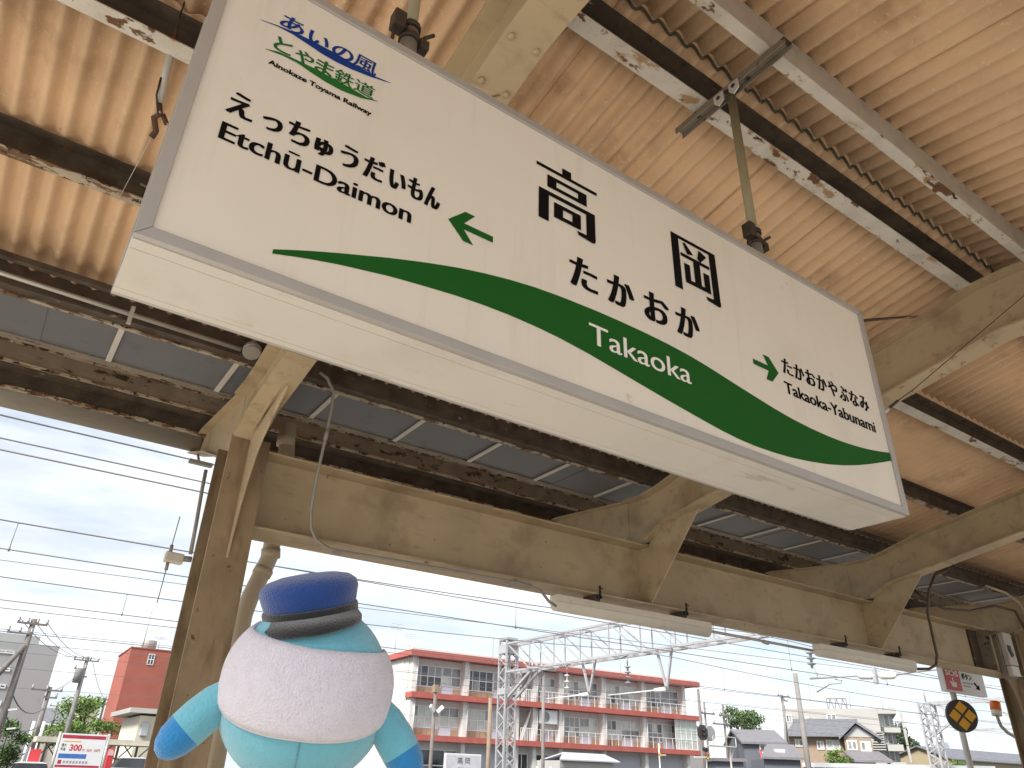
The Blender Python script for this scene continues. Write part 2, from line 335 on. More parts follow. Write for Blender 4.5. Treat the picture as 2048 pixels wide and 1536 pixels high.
# --- rafters
def top_path(near=True):
    p = [(-2.3, Tz(-2.3)), (1.38, Tz(1.38)-.004), (1.62, 3.676), (1.79, 3.680), (1.96, 3.676), (2.2, Tz(2.2)-.004), (5.0, Tz(5.0)-.002), (5.40, 3.040), (5.65, 2.975), (5.90, 2.942), (6.20, 2.944)]
    return p
def strip(mb, path, x0, x1, t):           # plate that follows a path in Y-Z
    for (a, b) in zip(path, path[1:]):
        d = Vector((0, b[0]-a[0], b[1]-a[1])).normalized(); n = Vector((0, -d.z, d.y))
        A = Vector((x0, a[0], a[1])); B = Vector((x0, b[0], b[1])); e = n*t
        mb.prism([A, B, B+e, A+e], (x1-x0, 0, 0))
    return mb
boltm = MB().lathe((0, 0, 0), (0, 0, -1), [(0, .019), (.016, .019), (.017, 0)], 6).mesh('bolt', M_cream)
FW = .115
def rafter(xc, seam=True):
    tp = top_path(); bp = [(y, z-RD+.0) for y, z in tp if y <= 5.0]
    w = MB().prism([(xc-.007, y, z-.02) for y, z in tp]+[(xc-.007, 6.20, 2.42), (xc-.007, 5.9, 2.40)]+[(xc-.007, y, z+.018) for y, z in reversed(bp)], (.014, 0, 0))
    r = w.build('rafter', M_cream, can)
    strip(MB(), [(y, z-.018) for y, z in tp], xc-FW, xc+FW, .017).build('rafter_flange', M_cream, r)
    strip(MB(), bp+[(5.55, 2.545), (5.86, 2.40)], xc-FW, xc+FW, .018).build('rafter_flange', M_cream, r)
    MB().prism([(xc-FW*1.02, 4.72, Tz(4.72)-RD-.0005), (xc-FW*1.02, 4.735, Tz(4.735)-RD-.0005), (xc-FW*1.02, 4.735, Tz(4.735)-RD-.006), (xc-FW*1.02, 4.72, Tz(4.72)-RD-.006)], (FW*2.04, 0, 0)).build('weld_seam', M_creamst, r)
    for y in (1.98, 2.24, 2.42, 2.70, 3.0):
        for s in (-1, 1):
            z = (3.676 if abs(y-RY) < .2 else Tz(y)-.004)-RD-.001
            inst('bolt', boltm, (xc+s*.075, y, z), r, (-.173 if y > RY else .173, 0, 0))
    # far arm under the gutter, rising to the eave
    MB().prism([(xc-.012, 6.2005, 2.93), (xc-.012, 7.5, 3.055), (xc-.012, 8.02, 3.03), (xc-.012, 8.05, 2.99), (xc-.012, 7.2, 2.72), (xc-.012, 6.45, 2.42), (xc-.012, 6.2005, 2.42)], (.024, 0, 0)).build('far_arm', M_cream, r)
    strip(MB(), [(6.205, 2.93), (7.5, 3.057), (8.02, 3.034)], xc-.09, xc+.09, .014).build('far_arm_flange', M_cream, r)
    strip(MB(), [(6.33, 2.38), (6.45, 2.402), (7.2, 2.702), (8.05, 2.972)], xc-.09, xc+.09, .016).build('far_arm_flange', M_cream, r)
    return r
rafs = [rafter(x) for x in (XA, XB, XC, XD, 19.0)]
# --- columns
def column(xc, yc=6.08, ztop=2.42, fin=True):
    hw = .16; y0, y1 = yc-.20, yc+.21
    c = MB().box(xc-hw, y0-.018, -ZO, xc+hw, y0, ztop).build('column', M_creamst, can, bevel=.003)
    MB().box(xc-hw, y1-.018, -ZO, xc+hw, y1, ztop).build('column_flange', M_creamst, c, bevel=.003)
    MB().box(xc-.009, y0+.0005, -ZO, xc+.009, y1-.0185, ztop).build('column_web', M_creamst, c)
    if fin:
        y = y0-.0185
        pts = [(y, 1.42), (y-.02, 1.56), (y-.07, 1.80), (y-.135, 2.00), (y-.25, 2.22), (y-.45, 2.40), (5.10, 2.592), (5.55, 2.538), (5.80, 2.425), (y, 2.40)]
        MB().prism([(xc-.009, q, z) for q, z in pts], (.018, 0, 0)).build('gusset_fin', M_cream, c, bevel=.002)
    MB().box(xc-.3, yc-.3, -ZO, xc+.3, yc+.3, -ZO+.02).build('base_plate', M_creamst, c)
    return c
XCA = 1.385
colA = column(XCA); colD = column(XD)
for x in (XCA, XD): column(x, -2.35, 2.45, False)
# --- girder
def girder(x0, x1, xs):
    g = MB().box(x0, 6.083, 1.718, x1, 6.097, 2.342).build('girder', M_cream, can)
    MB().box(x0, 5.90, 1.70, x1, 6.28, 1.7175).build('girder_flange', M_cream, g, bevel=.003)
    MB().box(x0, 5.90, 2.3425, x1, 6.28, 2.36).build('girder_flange', M_cream, g, bevel=.003)
    for x in xs:
        MB().prism([(x-.008, 5.905, 1.7185), (x-.008, 5.125, 2.597), (x-.008, 5.55, 2.543), (x-.008, 5.87, 2.398), (x-.008, 5.89, 2.37), (x-.008, 5.89, 2.341), (x-.008, 6.082, 2.341), (x-.008, 6.082, 1.7185)], (.016, 0, 0)).build('gusset_plate', M_cream, g, bevel=.002)
    for x in [x0+.55, x0+1.6, x0+2.6, x0+4.9, x0+6.0, x0+7.2, x0+9.2, x0+10.4]:
        inst('bolt', boltm, (x, 5.95, 1.6995), g)
    return g
gir = girder(XCA+.162, XD-.162, (XB, XC))
MB().box(13.55, 5.86, 1.7185, 13.575, 6.082, 2.3415).build('end_plate', M_grst, gir)
MB().box(13.30, 6.05, 1.7185, 13.549, 6.0825, 2.3415).build('shade_band', M_dkst, gir)  # dark sheet standing in for the shadowed stretch of girder web
girder(-5.9, -2.0, ()) if False else None
# curved brace at the far column
br = MB(); pts = [(13.95, 1.695), (14.14, 1.62), (14.26, 1.50), (14.34, 1.32), (14.39, 1.08), (14.42, .75), (14.43, .3)]
br.prism([(x, 6.0, z) for x, z in pts]+[(14.495, 6.0, .3), (14.495, 6.0, 1.695)], (0, .016, 0)).build('knee_brace', M_creamst, colD)
# drain pipe behind the first column
DY = 6.62
tag(MB().tube([at(577, 850, Y=DY), at(570, 940, Y=DY), at(540, 1112, Y=DY), at(527, 1140, Y=DY), at(500, 1195, Y=DY), at(487, 1230, Y=DY), Vector((at(487, 1230, Y=DY).x, DY, .9)), Vector((at(487, 1230, Y=DY).x, DY, -ZO))], .075, 14).tube([at(573, 872, Y=DY), at(570.5, 892, Y=DY)], .084, 14).tube([at(542, 1098, Y=DY), at(541, 1116, Y=DY)], .084, 14).tube([at(529, 1138, Y=DY), at(522, 1150, Y=DY)], .084, 14).build('drain_pipe', M_pvc), 'beige drain pipe with an elbow behind the left column', 'pipe')

# ================================================================ HANGING STATION SIGN
X0, X1, YS, Z0, Z1, DP = .0228, 3.3197, 1.6327, 1.1, 2.2165, .31
SW, SH = X1-X0, Z1-Z0
sg = thing('station_name_sign', 'big white hanging station name sign with green wave and black lettering', 'sign', (X0+SW/2, YS+DP/2, Z0))
FR = .035
def P(u, v, d=0): return Vector((X0+u, YS+.010-d, Z0+v))
MB().box(X0+FR-.004, YS+.010, Z0+FR-.004, X1-FR+.004, YS+.02, Z1-FR+.004).build('sign_face', M_sign, sg)
MB().box(X0+.004, YS+.021, Z0+.004, X1-.004, YS+DP-.021, Z1-.004).build('sign_body', M_under, sg)
MB().box(X0+FR, YS+DP-.02, Z0+FR, X1-FR, YS+DP-.008, Z1-FR).build('rear_face', M_sign, sg)
for (yy0, yy1) in ((YS, YS+.02), (YS+DP-.0195, YS+DP)):
    MB().prism([(X0, yy0, Z0), (X1, yy0, Z0), (X1-FR, yy0, Z0+FR), (X0+FR, yy0, Z0+FR)], (0, yy1-yy0, 0)).build('frame_bar', M_frame, sg, bevel=.0025)
    MB().prism([(X0, yy0, Z1), (X0+FR, yy0, Z1-FR), (X1-FR, yy0, Z1-FR), (X1, yy0, Z1)], (0, yy1-yy0, 0)).build('frame_bar', M_frame, sg, bevel=.0025)
    MB().prism([(X0, yy0, Z0+.001), (X0+FR, yy0, Z0+FR+.001), (X0+FR, yy0, Z1-FR-.001), (X0, yy0, Z1-.001)], (0, yy1-yy0, 0)).build('frame_bar', M_frame, sg, bevel=.0025)
    MB().prism([(X1, yy0, Z0+.001), (X1, yy0, Z1-.001), (X1-FR, yy0, Z1-FR-.001), (X1-FR, yy0, Z0+FR+.001)], (0, yy1-yy0, 0)).build('frame_bar', M_frame, sg, bevel=.0025)
for (a, b) in ((YS+.0205, 1.6935), (1.6955, 1.8945), (1.8965, YS+DP-.0205)):
    MB().box(X0+.002, a, Z0-.003, X1-.002, b, Z0+.003).build('underside_panel', M_under, sg, bevel=.0012)
# printed matter: thin films on the face
def film(name, mb, m, parent=sg): return mb.build(name, m, parent)
gt = [(.315, .106), (.40, .142), (.492, .177), (.644, .231), (.76, .268), (.873, .3), (.97, .322), (1.067, .34), (1.17, .354), (1.281, .363), (1.435, .369), (1.56, .370), (1.684, .368), (1.80, .363), (1.908, .354), (2.008, .341), (2.203, .308), (2.411, .275), (2.52, .262), (2.633, .254), (2.76, .2505), (2.878, .253), (2.98, .260), (3.081, .271), (3.18, .286), (3.262, .302)]
gb = [(.318, .093), (.40, .117), (.497, .140), (.651, .168), (.76, .182), (.88, .195), (.98, .201), (1.071, .203), (1.18, .200), (1.28, .193), (1.40, .178), (1.505, .161), (1.665, .134), (1.77, .117), (1.876, .101), (1.97, .087), (2.06, .075), (2.158, .066), (2.26, .063), (2.363, .066), (2.47, .073), (2.588, .087), (2.72, .107), (2.84, .132), (2.95, .160), (3.053, .191), (3.16, .226), (3.262, .261)]
def ribbon(mb, top, bot, d):
    import bisect
    def f(pts, u):
        for (a, b) in zip(pts, pts[1:]):
            if a[0] <= u <= b[0]: return a[1]+(b[1]-a[1])*(u-a[0])/(b[0]-a[0])
        return pts[0][1] if u < pts[0][0] else pts[-1][1]
    u0, u1 = max(top[0][0], bot[0][0]), min(top[-1][0], bot[-1][0]); n = 90
    for i in range(n+1):
        u = u0+(u1-u0)*i/n; mb.v += [P(u, f(bot, u), d), P(u, f(top, u), d)]
    b = len(mb.v)-2*(n+1)
    for i in range(n): mb.f.append([b+2*i, b+2*i+2, b+2*i+3, b+2*i+1]); mb.sm.append(False)
    return mb
film('green_wave', ribbon(MB(), gt, gb, .0012), M_green)
def rects(mb, rs, d=.0015):
    for i, (a, b, c, e) in enumerate(rs): mb.poly([P(a, b, d+.00012*i), P(c, b, d+.00012*i), P(c, e, d+.00012*i), P(a, e, d+.00012*i)])
    return mb
k1 = rects(MB(), [(1.17, .915, 1.464, .931), (1.292, .931, 1.336, .963), (1.221, .832, 1.264, .892), (1.368, .832, 1.411, .892), (1.264, .875, 1.368, .892), (1.264, .832, 1.368, .849),
                  (1.182, .668, 1.228, .811), (1.228, .792, 1.406, .811), (1.406, .690, 1.450, .811), (1.252, .701, 1.294, .772), (1.338, .701, 1.379, .772), (1.294, .754, 1.338, .772), (1.294, .701, 1.338, .719)])
k1.poly([P(1.36, .690, .0034), P(1.366, .674, .0034), P(1.436, .667, .0034), P(1.447, .672, .0034), P(1.450, .6905, .0034), P(1.406, .6905, .0034)])
film('station_name_character', k1, M_ink)
k2 = rects(MB(), [(1.872, .664, 1.916, .947), (1.916, .929, 2.103, .947), (2.103, .690, 2.145, .947), (1.922, .842, 2.097, .860), (1.996, .733, 2.036, .842), (1.938, .712, 1.972, .811), (2.054, .712, 2.090, .811), (1.972, .712, 2.054, .733)])
k2.poly([P(2.055, .688, .003), P(2.062, .672, .003), P(2.133, .664, .003), P(2.143, .670, .003), P(2.145, .6905, .003), P(2.103, .6905, .003)])
k2.poly([P(1.934, .914, .0031), P(1.948, .860, .0031), P(1.990, .872, .0031), P(1.955, .922, .0031)]) if False else k2.poly([P(1.940, .918, .0031), P(1.962, .864, .0031), P(2.000, .876, .0031), P(1.955, .921, .0031)])
k2.poly([P(2.038, .921, .0032), P(2.024, .868, .0032), P(2.042, .857, .0032), P(2.084, .903, .0032)])
film('station_name_character', k2, M_ink)
kc = 'えっちゅうだいもん'
xs = [(.113, .192, .486, .572), (.205, .268, .490, .543), (.286, .358, .487, .570), (.372, .432, .487, .557), (.458, .518, .486, .571), (.534, .612, .488, .572), (.625, .684, .488, .560), (.697, .752, .488, .572), (.722, .79, .484, .569)]
xs = [(.113, .187), (.211, .270), (.283, .352), (.366, .424), (.445, .505), (.521, .592), (.607, .666), (.672, .728), (.733, .790)]
hs = [(.486, .571), (.490, .541), (.487, .571), (.486, .551), (.487, .571), (.486, .572), (.490, .562), (.487, .572), (.484, .570)]
kl = MB()
for ch, (a, b), (c, d) in zip(kc, xs, hs):
    q = text_mb(ch, a, b, c, d, P, .0040, .004); o = len(kl.v); kl.v += q.v; kl.f += [[i+o for i in f] for f in q.f]; kl.sm += q.sm
film('kana_lettering', kl, M_ink)
film('latin_lettering', text_mb('Etchū-Daimon', .115, .697, .387, .452, P, .0026, .000, base=(0, .727)), M_ink)
kl = MB()
for ch, (a, b, c, d) in zip('たかおか', [(1.322, 1.454, .437, .571), (1.499, 1.635, .437, .571), (1.684, 1.820, .437, .571), (1.855, 1.991, .437, .571)]):
    q = text_mb(ch, a, b, c, d, P, .0065, .004); o = len(kl.v); kl.v += q.v; kl.f += [[i+o for i in f] for f in q.f]; kl.sm += q.sm
film('kana_lettering', kl, M_ink)
film('latin_lettering', text_mb('Takaoka', 1.405, 1.909, .224, .311, lambda u, v, d: P(u, v, d+.0012), .0012, .000, base=(0, .727)), M_wht)
kl = MB(); n = 8
for i, ch in enumerate('たかおかやぶなみ'):
    a = 2.512+i*(3.176-2.512)/n; q = text_mb(ch, a, a+.074, .482, .561, P, .0028, .006); o = len(kl.v); kl.v += q.v; kl.f += [[j+o for j in f] for f in q.f]; kl.sm += q.sm
film('kana_lettering', kl, M_ink)
film('latin_lettering', text_mb('Takaoka-Yabunami', 2.505, 3.182, .382, .442, P, .0018, .006, base=(0, .727)), M_ink)
film('arrow_right', MB().poly([P(2.311, .455), P(2.311, .481), P(2.410, .481), P(2.385, .528), P(2.424, .528), P(2.478, .467), P(2.424, .407), P(2.385, .407), P(2.410, .455)]).xf(Matrix.Translation((0, -.0015, 0))), M_green)
film('arrow_left', MB().poly([P(.996, .458), P(.883, .458), P(.922, .411), P(.884, .411), P(.824, .471), P(.884, .532), P(.922, .532), P(.883, .483), P(.996, .483)]).xf(Matrix.Translation((0, -.0015, 0))), M_green)
# logo
def shear(u0, v0, k): return lambda u, v, d: P(u+(v-v0)*k, v, d)
lg = film('logo_blue_wave', ribbon(MB(), [(.136, .8895), (.188, .904), (.247, .914), (.31, .918), (.376, .918), (.444, .915), (.513, .912), (.567, .921)], [(.136, .888), (.188, .899), (.234, .900), (.283, .893), (.332, .885), (.381, .883), (.431, .887), (.498, .899), (.567, .919)], .0012), M_blue)
b1 = MB()
for ch, bx in zip('あいの風', [(.188, .262, .908, .970), (.276, .345, .910, .962), (.356, .428, .908, .962), (.428, .512, .908, .972)]):
    q = text_mb(ch, *bx, shear(0, .91, .12), .0011 if ch == '風' else .0020, .0 if ch == '風' else .004); o = len(b1.v); b1.v += q.v; b1.f += [[j+o for j in f] for f in q.f]; b1.sm += q.sm
film('logo_lettering', b1, M_blue)
film('logo_green_wave', ribbon(MB(), [(.171, .785), (.206, .799), (.251, .804), (.312, .808), (.376, .808), (.442, .806), (.493, .802), (.533, .811)], [(.171, .783), (.223, .793), (.268, .794), (.316, .784), (.365, .777), (.413, .776), (.478, .787), (.533, .809)], .0012), M_lgreen)
b1 = MB()
for ch, bx in zip('とやま鉄道', [(.188, .243, .803, .862), (.252, .312, .803, .856), (.318, .376, .803, .862), (.380, .444, .803, .862), (.447, .517, .806, .862)]):
    q = text_mb(ch, *bx, shear(0, .81, .08), .0010 if ch in '鉄道' else .0018, .0 if ch in '鉄道' else .004); o = len(b1.v); b1.v += q.v; b1.f += [[j+o for j in f] for f in q.f]; b1.sm += q.sm
film('logo_lettering', b1, M_lgreen)
film('logo_lettering', text_mb('Ainokaze Toyama Railway', .187, .520, .734, .753, P, .0006, .02, base=(0, .727)), M_ink)
# hangers
def hanger(x):
    h = MB().tube([(x, RY, Z1+.001), (x, RY, 3.60)], .0245, 12).build('hanger_pole', M_olive, sg)
    MB().tube([(x, RY, Z1+.001), (x, RY, Z1+.012)], .05, 12).tube([(x, RY, Z1+.012), (x, RY, Z1+.30)], .034, 12).build('pole_socket', M_grst, h)
    c = MB().tube([(x, RY, 2.455), (x, RY, 2.485)], .042, 12).tube([(x, RY, 2.525), (x, RY, 2.548)], .040, 12).build('pole_clamp', M_bolt, h)
    MB().box(x-.085, RY-.045, 2.47, x-.036, RY+.01, 2.555).build('clamp_nut', M_bolt, c, bevel=.006)
    MB().box(x+.034, RY-.03, 2.44, x+.075, RY+.02, 2.49).build('clamp_nut', M_bolt, c, bevel=.006)
    MB().tube([(x+.05, RY-.02, 2.50), (x+.085, RY-.035, 2.53)], .008, 6).tube([(x-.075, RY-.02, 2.40), (x-.07, RY-.02, 2.48)], .007, 6).build('clamp_bolt', M_bolt, c)
    a = MB().box(x-.035, 1.385, 3.625, x+.035, 2.20, 3.632).box(x-.035, 1.385, 3.585, x-.028, 2.20, 3.625).box(x+.028, 1.385, 3.585, x+.035, 2.20, 3.625).build('support_channel', M_grst, h, bevel=.002)
    for s in (-1, 1):
        l = MB(); pts = []
        yc = RY+s*.055
        l.prism([(x-.05, yc-.035, 3.60), (x-.05, yc+.035, 3.60), (x-.05, yc+.035, 3.545), (x-.05, yc+.005, 3.505), (x-.05, yc-.035, 3.53)], (.010, 0, 0)) 
        l.build('lug_plate', M_strap, h, bevel=.002)
        MB().tube([(x-.054, yc, 3.565), (x-.0385, yc, 3.565)], .014, 10).build('lug_bolt', M_bolt, h)
    return h
hanger(2.708); hanger(.69)
# stay wires and rods
def stay(name, label, mbs):
    t = thing(name, label, 'wire', mbs[0][1].v[0])
    for nm, mb, m in mbs: mb.build(nm, m, t)
    return t
a, b, c, d, e = at(370, 0, Y=3.22), at(352, 60, Y=3.28), at(341, 105, Y=3.35), at(318, 205, Y=3.5), at(303, 275, Y=3.65)
stay('stay_wire', 'rusty turnbuckle stay with thin wire left of the hanging sign', [
    ('wire_loop', MB().tube([a, b], .005, 6).tube([at(363, 20, Y=3.22), b], .004, 6), M_bolt),
    ('hook_rod', MB().tube([b, c], .013, 8), M_rustmt),
    ('turnbuckle', MB().tube([c, d], .021, 10), M_strap),
    ('tail_wire', MB().tube([at(322, 155, Y=3.42), at(313, 190, Y=3.46), at(316, 230, Y=3.52)], .006, 6), M_bolt),
    ('lower_hook', MB().tube([d, at(320, 228, Y=3.55), at(308, 235, Y=3.58), at(312, 262, Y=3.62), e], .017, 8).tube([at(325, 228, Y=3.55), at(334, 250, Y=3.58)], .014, 8), M_rustmt),
    ('thin_wire', MB().tube([e, at(236, 400, Y=4.42)], .0022, 5), M_strap)])
a, b, c = at(1776, 818, Y=1.9), at(1795, 802, Y=1.9), at(2075, 568, Y=1.5)
stay('stay_wire', 'thin dark stay wire running up from the right edge of the hanging sign', [
    ('hook', MB().tube([at(1768, 826, Y=1.9), a], .012, 8), M_strap), ('wire_clip', MB().tube([a, b], .009, 8), M_bolt), ('thin_wire', MB().tube([b, at(1828, 778, Y=1.85), c], .0030, 6), M_bolt)])
stay('stay_rod', 'short dark rod from the top right corner of the hanging sign to the roof', [
    ('rod', MB().tube([at(1728, 641, Y=1.9), at(1820, 633, Y=2.5)], .010, 6), M_bolt), ('clip', MB().tube([at(1795, 637, Y=2.35), at(1872, 631, Y=2.75)], .013, 6), M_cream)])

# ================================================================ FITTINGS UNDER THE CANOPY
cy = 5.70
tag(MB().tube([at(0, 545, Y=cy)+Vector((-3.3, 0, 0)), at(0, 545, Y=cy), at(482, 699, Y=cy)], .019, 10).build('conduit', M_pipe), 'silver conduit running along the valley beam left of the sign', 'conduit')
rb = thing('junction_box', 'round grey junction box at the end of the silver conduit', 'junction box', at(502, 705, Y=cy))
q = at(502, 707, Y=cy); MB().lathe(q+Vector((0, 0, .05)), (0, -.5, -1), [(0, .075), (.055, .078)], 20).build('box_rim', M_pipe, rb)
MB().lathe(q+Vector((0, -.027, -.006)), (0, -.5, -1), [(0, .076), (.006, .07)], 20).build('box_lid', M_gcond, rb)
MB().box(at(263, 625, Y=5.72).x-.015, 5.66, 3.00, at(263, 625, Y=5.72).x+.015, 5.676, 3.16).build('conduit_clip', M_strap, bpy.data.objects['conduit'])
# cable conduit down to the girder
tag(MB().tube([at(640, 745, Y=5.62), at(655, 757, Y=5.62), at(667, 785, Y=5.64), at(664, 810, Y=5.66), at(650, 880, Y=5.74), at(632, 960, Y=5.80), at(622, 1020, Y=5.84), at(622, 1055, Y=5.86), at(632, 1080, Y=5.87), at(655, 1096, Y=5.87), at(672, 1101, Y=5.87), at(850, 1131, Y=5.87), at(1020, 1163, Y=5.87), at(1060, 1171, Y=5.87), at(1082, 1182, Y=5.87), at(1098, 1203, Y=5.88), at(1112, 1212, Y=5.90)], .014, 8).tube([at(655, 858, Y=5.71), at(650, 880, Y=5.735)], .019, 8).tube([at(1020, 1163, Y=5.87), at(1060, 1171, Y=5.87)], .019, 8).build('cable_conduit', M_gcond), 'grey conduit dropping past the girder to the nearer fluorescent lamp', 'conduit')
for (x, y) in ((674, 1102), (1022, 1165)):
    p = at(x, y, Y=5.87); MB().box(p.x-.03, 5.853, p.z-.03, p.x+.03, 5.90, p.z+.0).build('conduit_clamp', M_gcond, bpy.data.objects['cable_conduit'])
M_cable = mat('dark_brown_cable', (.10, .072, .052), .6, var=.15)
def lamp(xl, xr, zc, label):
    L0 = xr-xl; yc = 5.98
    t = thing('fluorescent_lamp', label, 'lamp', (xl+L0/2, yc, zc), 'fluorescent lamps under the girder')
    MB().box(xl, yc-.068, zc+.005, xr, yc+.068, zc+.078).build('housing', M_lamp, t, bevel=.008)
    b = MB(); n = 8
    for x in (xl+.012, xr-.012):
        for k in range(n+1):
            a = math.pi*(1+k/n); b.v.append(Vector((x, yc+.074*math.cos(a), zc+.004+.085*math.sin(a))))
    for k in range(n): b.f.append([k, k+1, n+2+k, n+1+k]); b.sm.append(True)
    b.f.append(list(range(n+1))); b.sm.append(False); b.f.append(list(range(2*n+1, n, -1))); b.sm.append(False)
    b.build('diffuser', M_lamp, t)
    for fx in (.23, .80):
        x = xl+L0*fx
        c = MB().box(x-.03, 5.90, zc+.076, x+.03, 6.10, 1.698).build('mounting_bracket', M_dkst, t)
        MB().box(x+.012, 5.878, 1.66, x+.028, 5.894, 1.79).box(x-.012, 5.873, 1.755, x+.05, 5.8775, 1.767).box(x-.02, 5.878, 1.655, x+.035, 5.905, 1.685).build('beam_clamp', M_black, c)
    return t
lamp(at(1110, 1225, Y=5.96).x, at(1420, 1276, Y=5.96).x, 1.555, 'fluorescent lamp under the girder, the nearer one above the school')
lamp(at(1640, 1318, Y=5.96).x, at(1832, 1352, Y=5.96).x, 1.555, 'fluorescent lamp under the girder, the farther one left of the SOS sign')
tag(MB().tube([at(1418, 1262, Y=6.1), at(1530, 1283, Y=6.1), at(1650, 1306, Y=6.1)], .017, 8).tube([at(1526, 1283, Y=6.1), at(1536, 1286, Y=6.1)], .026, 8).build('lamp_conduit', M_pipe), 'silver conduit joining the two fluorescent lamps', 'conduit')
tag(MB().tube([at(1895, 1140, Y=5.5), at(1870, 1150, Y=5.55), at(1858, 1180, Y=5.6), at(1855, 1225, Y=5.75), at(1865, 1270, Y=5.83), at(1874, 1310, Y=5.86), at(1872, 1330, Y=5.87), at(1858, 1338, Y=5.9), at(1835, 1338, Y=5.93)], .020, 8).build('cable', M_cable), 'dark cable looping down the girder to the farther lamp', 'cable')
tag(MB().tube([at(1828, 1180, Y=5.9), at(1850, 1200, Y=5.8), at(1890, 1218, Y=5.7), at(1940, 1222, Y=5.7), at(1990, 1212, Y=5.7), at(2030, 1222, Y=5.7), at(2052, 1262, Y=5.7)], .022, 8).build('cable', M_cable), 'dark cable curving above the girder toward the right column', 'cable')
tag(MB().tube([at(1972, 1172, Y=5.6), at(2010, 1185, Y=5.6), at(2038, 1205, Y=5.6), at(2052, 1235, Y=5.6)], .022, 8).build('cable', M_pvc), 'beige cable bending down at the far right under the roof', 'cable')
# switch box on the far column
sb = thing('switch_box', 'grey white switch box mounted on the right column', 'switch box', at(2010, 1366, Y=5.8))
a = at(1990, 1275, Y=5.8); b = at(2042, 1345, Y=5.8)
xa, xb = 13.66, 13.96
MB().box(xa-.03, 5.78, 1.62, xb+.04, 5.86, 2.33).build('back_plate', M_grst, sb, bevel=.004)
MB().box(xa+.02, 5.70, 1.80, xb, 5.779, 2.30).build('box_cover', M_wgrey, sb, bevel=.008)
MB().box(xa+.03, 5.705, 1.64, xb-.01, 5.779, 1.79).build('lower_cover', M_strap, sb, bevel=.008)
MB().prism([(xa+.06, 5.699, 2.10), (xa+.16, 5.699, 2.10), (xa+.16, 5.699, 2.02), (xa+.21, 5.699, 1.96), (xa+.13, 5.699, 1.92), (xa+.06, 5.699, 2.02)], (0, -.012, 0)).build('handle_recess', M_black, sb)
# antenna hung from the gutter
an = thing('antenna', 'white antenna box with thin rods hung on a pipe left of the column', 'antenna', at(380, 1115, Y=7.55))
ay = 7.55
MB().tube([at(412, 940, Y=ay), at(404, 980, Y=ay), at(392, 1050, Y=ay), at(381, 1108, Y=ay)], .019, 8).build('down_pipe', M_gcond, an)
MB().bar(at(378, 921, Y=ay), at(424, 932, Y=ay), .06, .035).bar(at(395, 905, Y=7.75), at(398, 924, Y=ay), .02).build('bracket', M_gcond, an)
MB().bar(at(329, 1112, Y=ay), at(366, 1120, Y=ay), .075, .10).build('antenna_box', M_lamp, an, bevel=.015)
MB().tube([at(364, 1117, Y=ay), at(383, 1119, Y=ay)], .028, 10).build('pipe_clamp', M_gcond, an)
MB().tube([at(341, 1104, Y=ay), at(344, 1090, Y=ay)], .016, 8).tube([at(344, 1090, Y=ay), at(360, 1033, Y=ay)], .005, 6).build('rod', M_gcond, an)
MB().tube([at(336, 1124, Y=ay), at(332, 1140, Y=ay)], .016, 8).tube([at(332, 1140, Y=ay), at(314, 1206, Y=ay)], .005, 6).build('rod', M_gcond, an)
# ================================================================ BEYOND THE PLATFORM
M_galv = mat('gantry_galvanised', (.40, .40, .42), .55, .25, var=.1, vscale=3)
M_wire = mat('overhead_wire', (.17, .17, .185), .6, .3, var=.1)
M_ins = mat('insulator_white', (.74, .74, .72), .4, var=.05)
M_insd = mat('insulator_grey', (.30, .29, .32), .4, var=.1)
M_pole = mat('concrete_pole', (.215, .205, .195), .85, var=.12, vscale=2)
M_dpole = mat('dark_pole', (.17, .15, .14), .8, var=.15)
M_bpole = mat('brown_pole', (.26, .20, .15), .8, var=.15)
M_sch = mat('school_wall', (.60, .59, .56), .85, var=.06, vscale=.5, spots=[((.52, .51, .48), .7, .56, .2, 6, (1, 1, .4))])
M_schp = mat('school_pier', (.66, .65, .62), .85, var=.05, vscale=.8)
M_red = mat('school_red_fascia', (.40, .105, .085), .7, var=.1, vscale=1.2, spots=[((.42, .15, .12), 1.8, .6, .1, 5)])
M_tan = mat('tan_panel', (.46, .34, .22), .8, var=.15, vscale=1.3)
M_pblue = mat('pale_blue_panel', (.60, .66, .74), .6, var=.06)
M_wfr = mat('window_frame_white', (.72, .73, .73), .5, var=.03)
M_gd = mat('dark_glass', (.035, .04, .045), .08, var=.5, vscale=.8, spec=.8)
M_gm = mat('mid_glass', (.20, .22, .22), .12, var=.4, vscale=.9, spec=.8)
M_gp = mat('curtained_glass', (.50, .55, .51), .2, var=.15, vscale=1.3, spec=.7)
M_shut = mat('grey_shutter', (.43, .45, .48), .6, var=.06, vscale=.7)
M_rec = mat('stair_recess_wall', (.36, .34, .31), .9, var=.12, vscale=.6)
pane_me = {}
for nm, m in (('d', M_gd), ('m', M_gm), ('p', M_gp)):
    pane_me[nm] = MB().box(0, 0, 0, 1, 1, 1).mesh('pane', m, Vector((0, 0, 0)))
def window(parent, x0, x1, y, z0, z1, cols, rows, mix='dmp', fr=.05, frm=None, name='window', d=.06):
    b = MB(); cw, rh = (x1-x0)/cols, (z1-z0)/rows
    for i in range(cols+1):
        x = x0+i*cw; b.box(x-fr/2, y-d, z0-fr/2, x+fr/2, y, z1+fr/2)
    for j in range(rows+1):
        z = z0+j*rh
        for i in range(cols): b.box(x0+i*cw+fr/2, y-d*.9, z-fr/2, x0+(i+1)*cw-fr/2, y-.002, z+fr/2)
    w = b.build(name, frm or M_wfr, parent)
    for i in range(cols):
        for j in range(rows):
            inst('pane', pane_me[random.choice(mix)], (x0+i*cw+fr/2, y-.02, z0+j*rh+fr/2), w, (0, 0, 0), (cw-fr, .012, rh-fr))
    return w
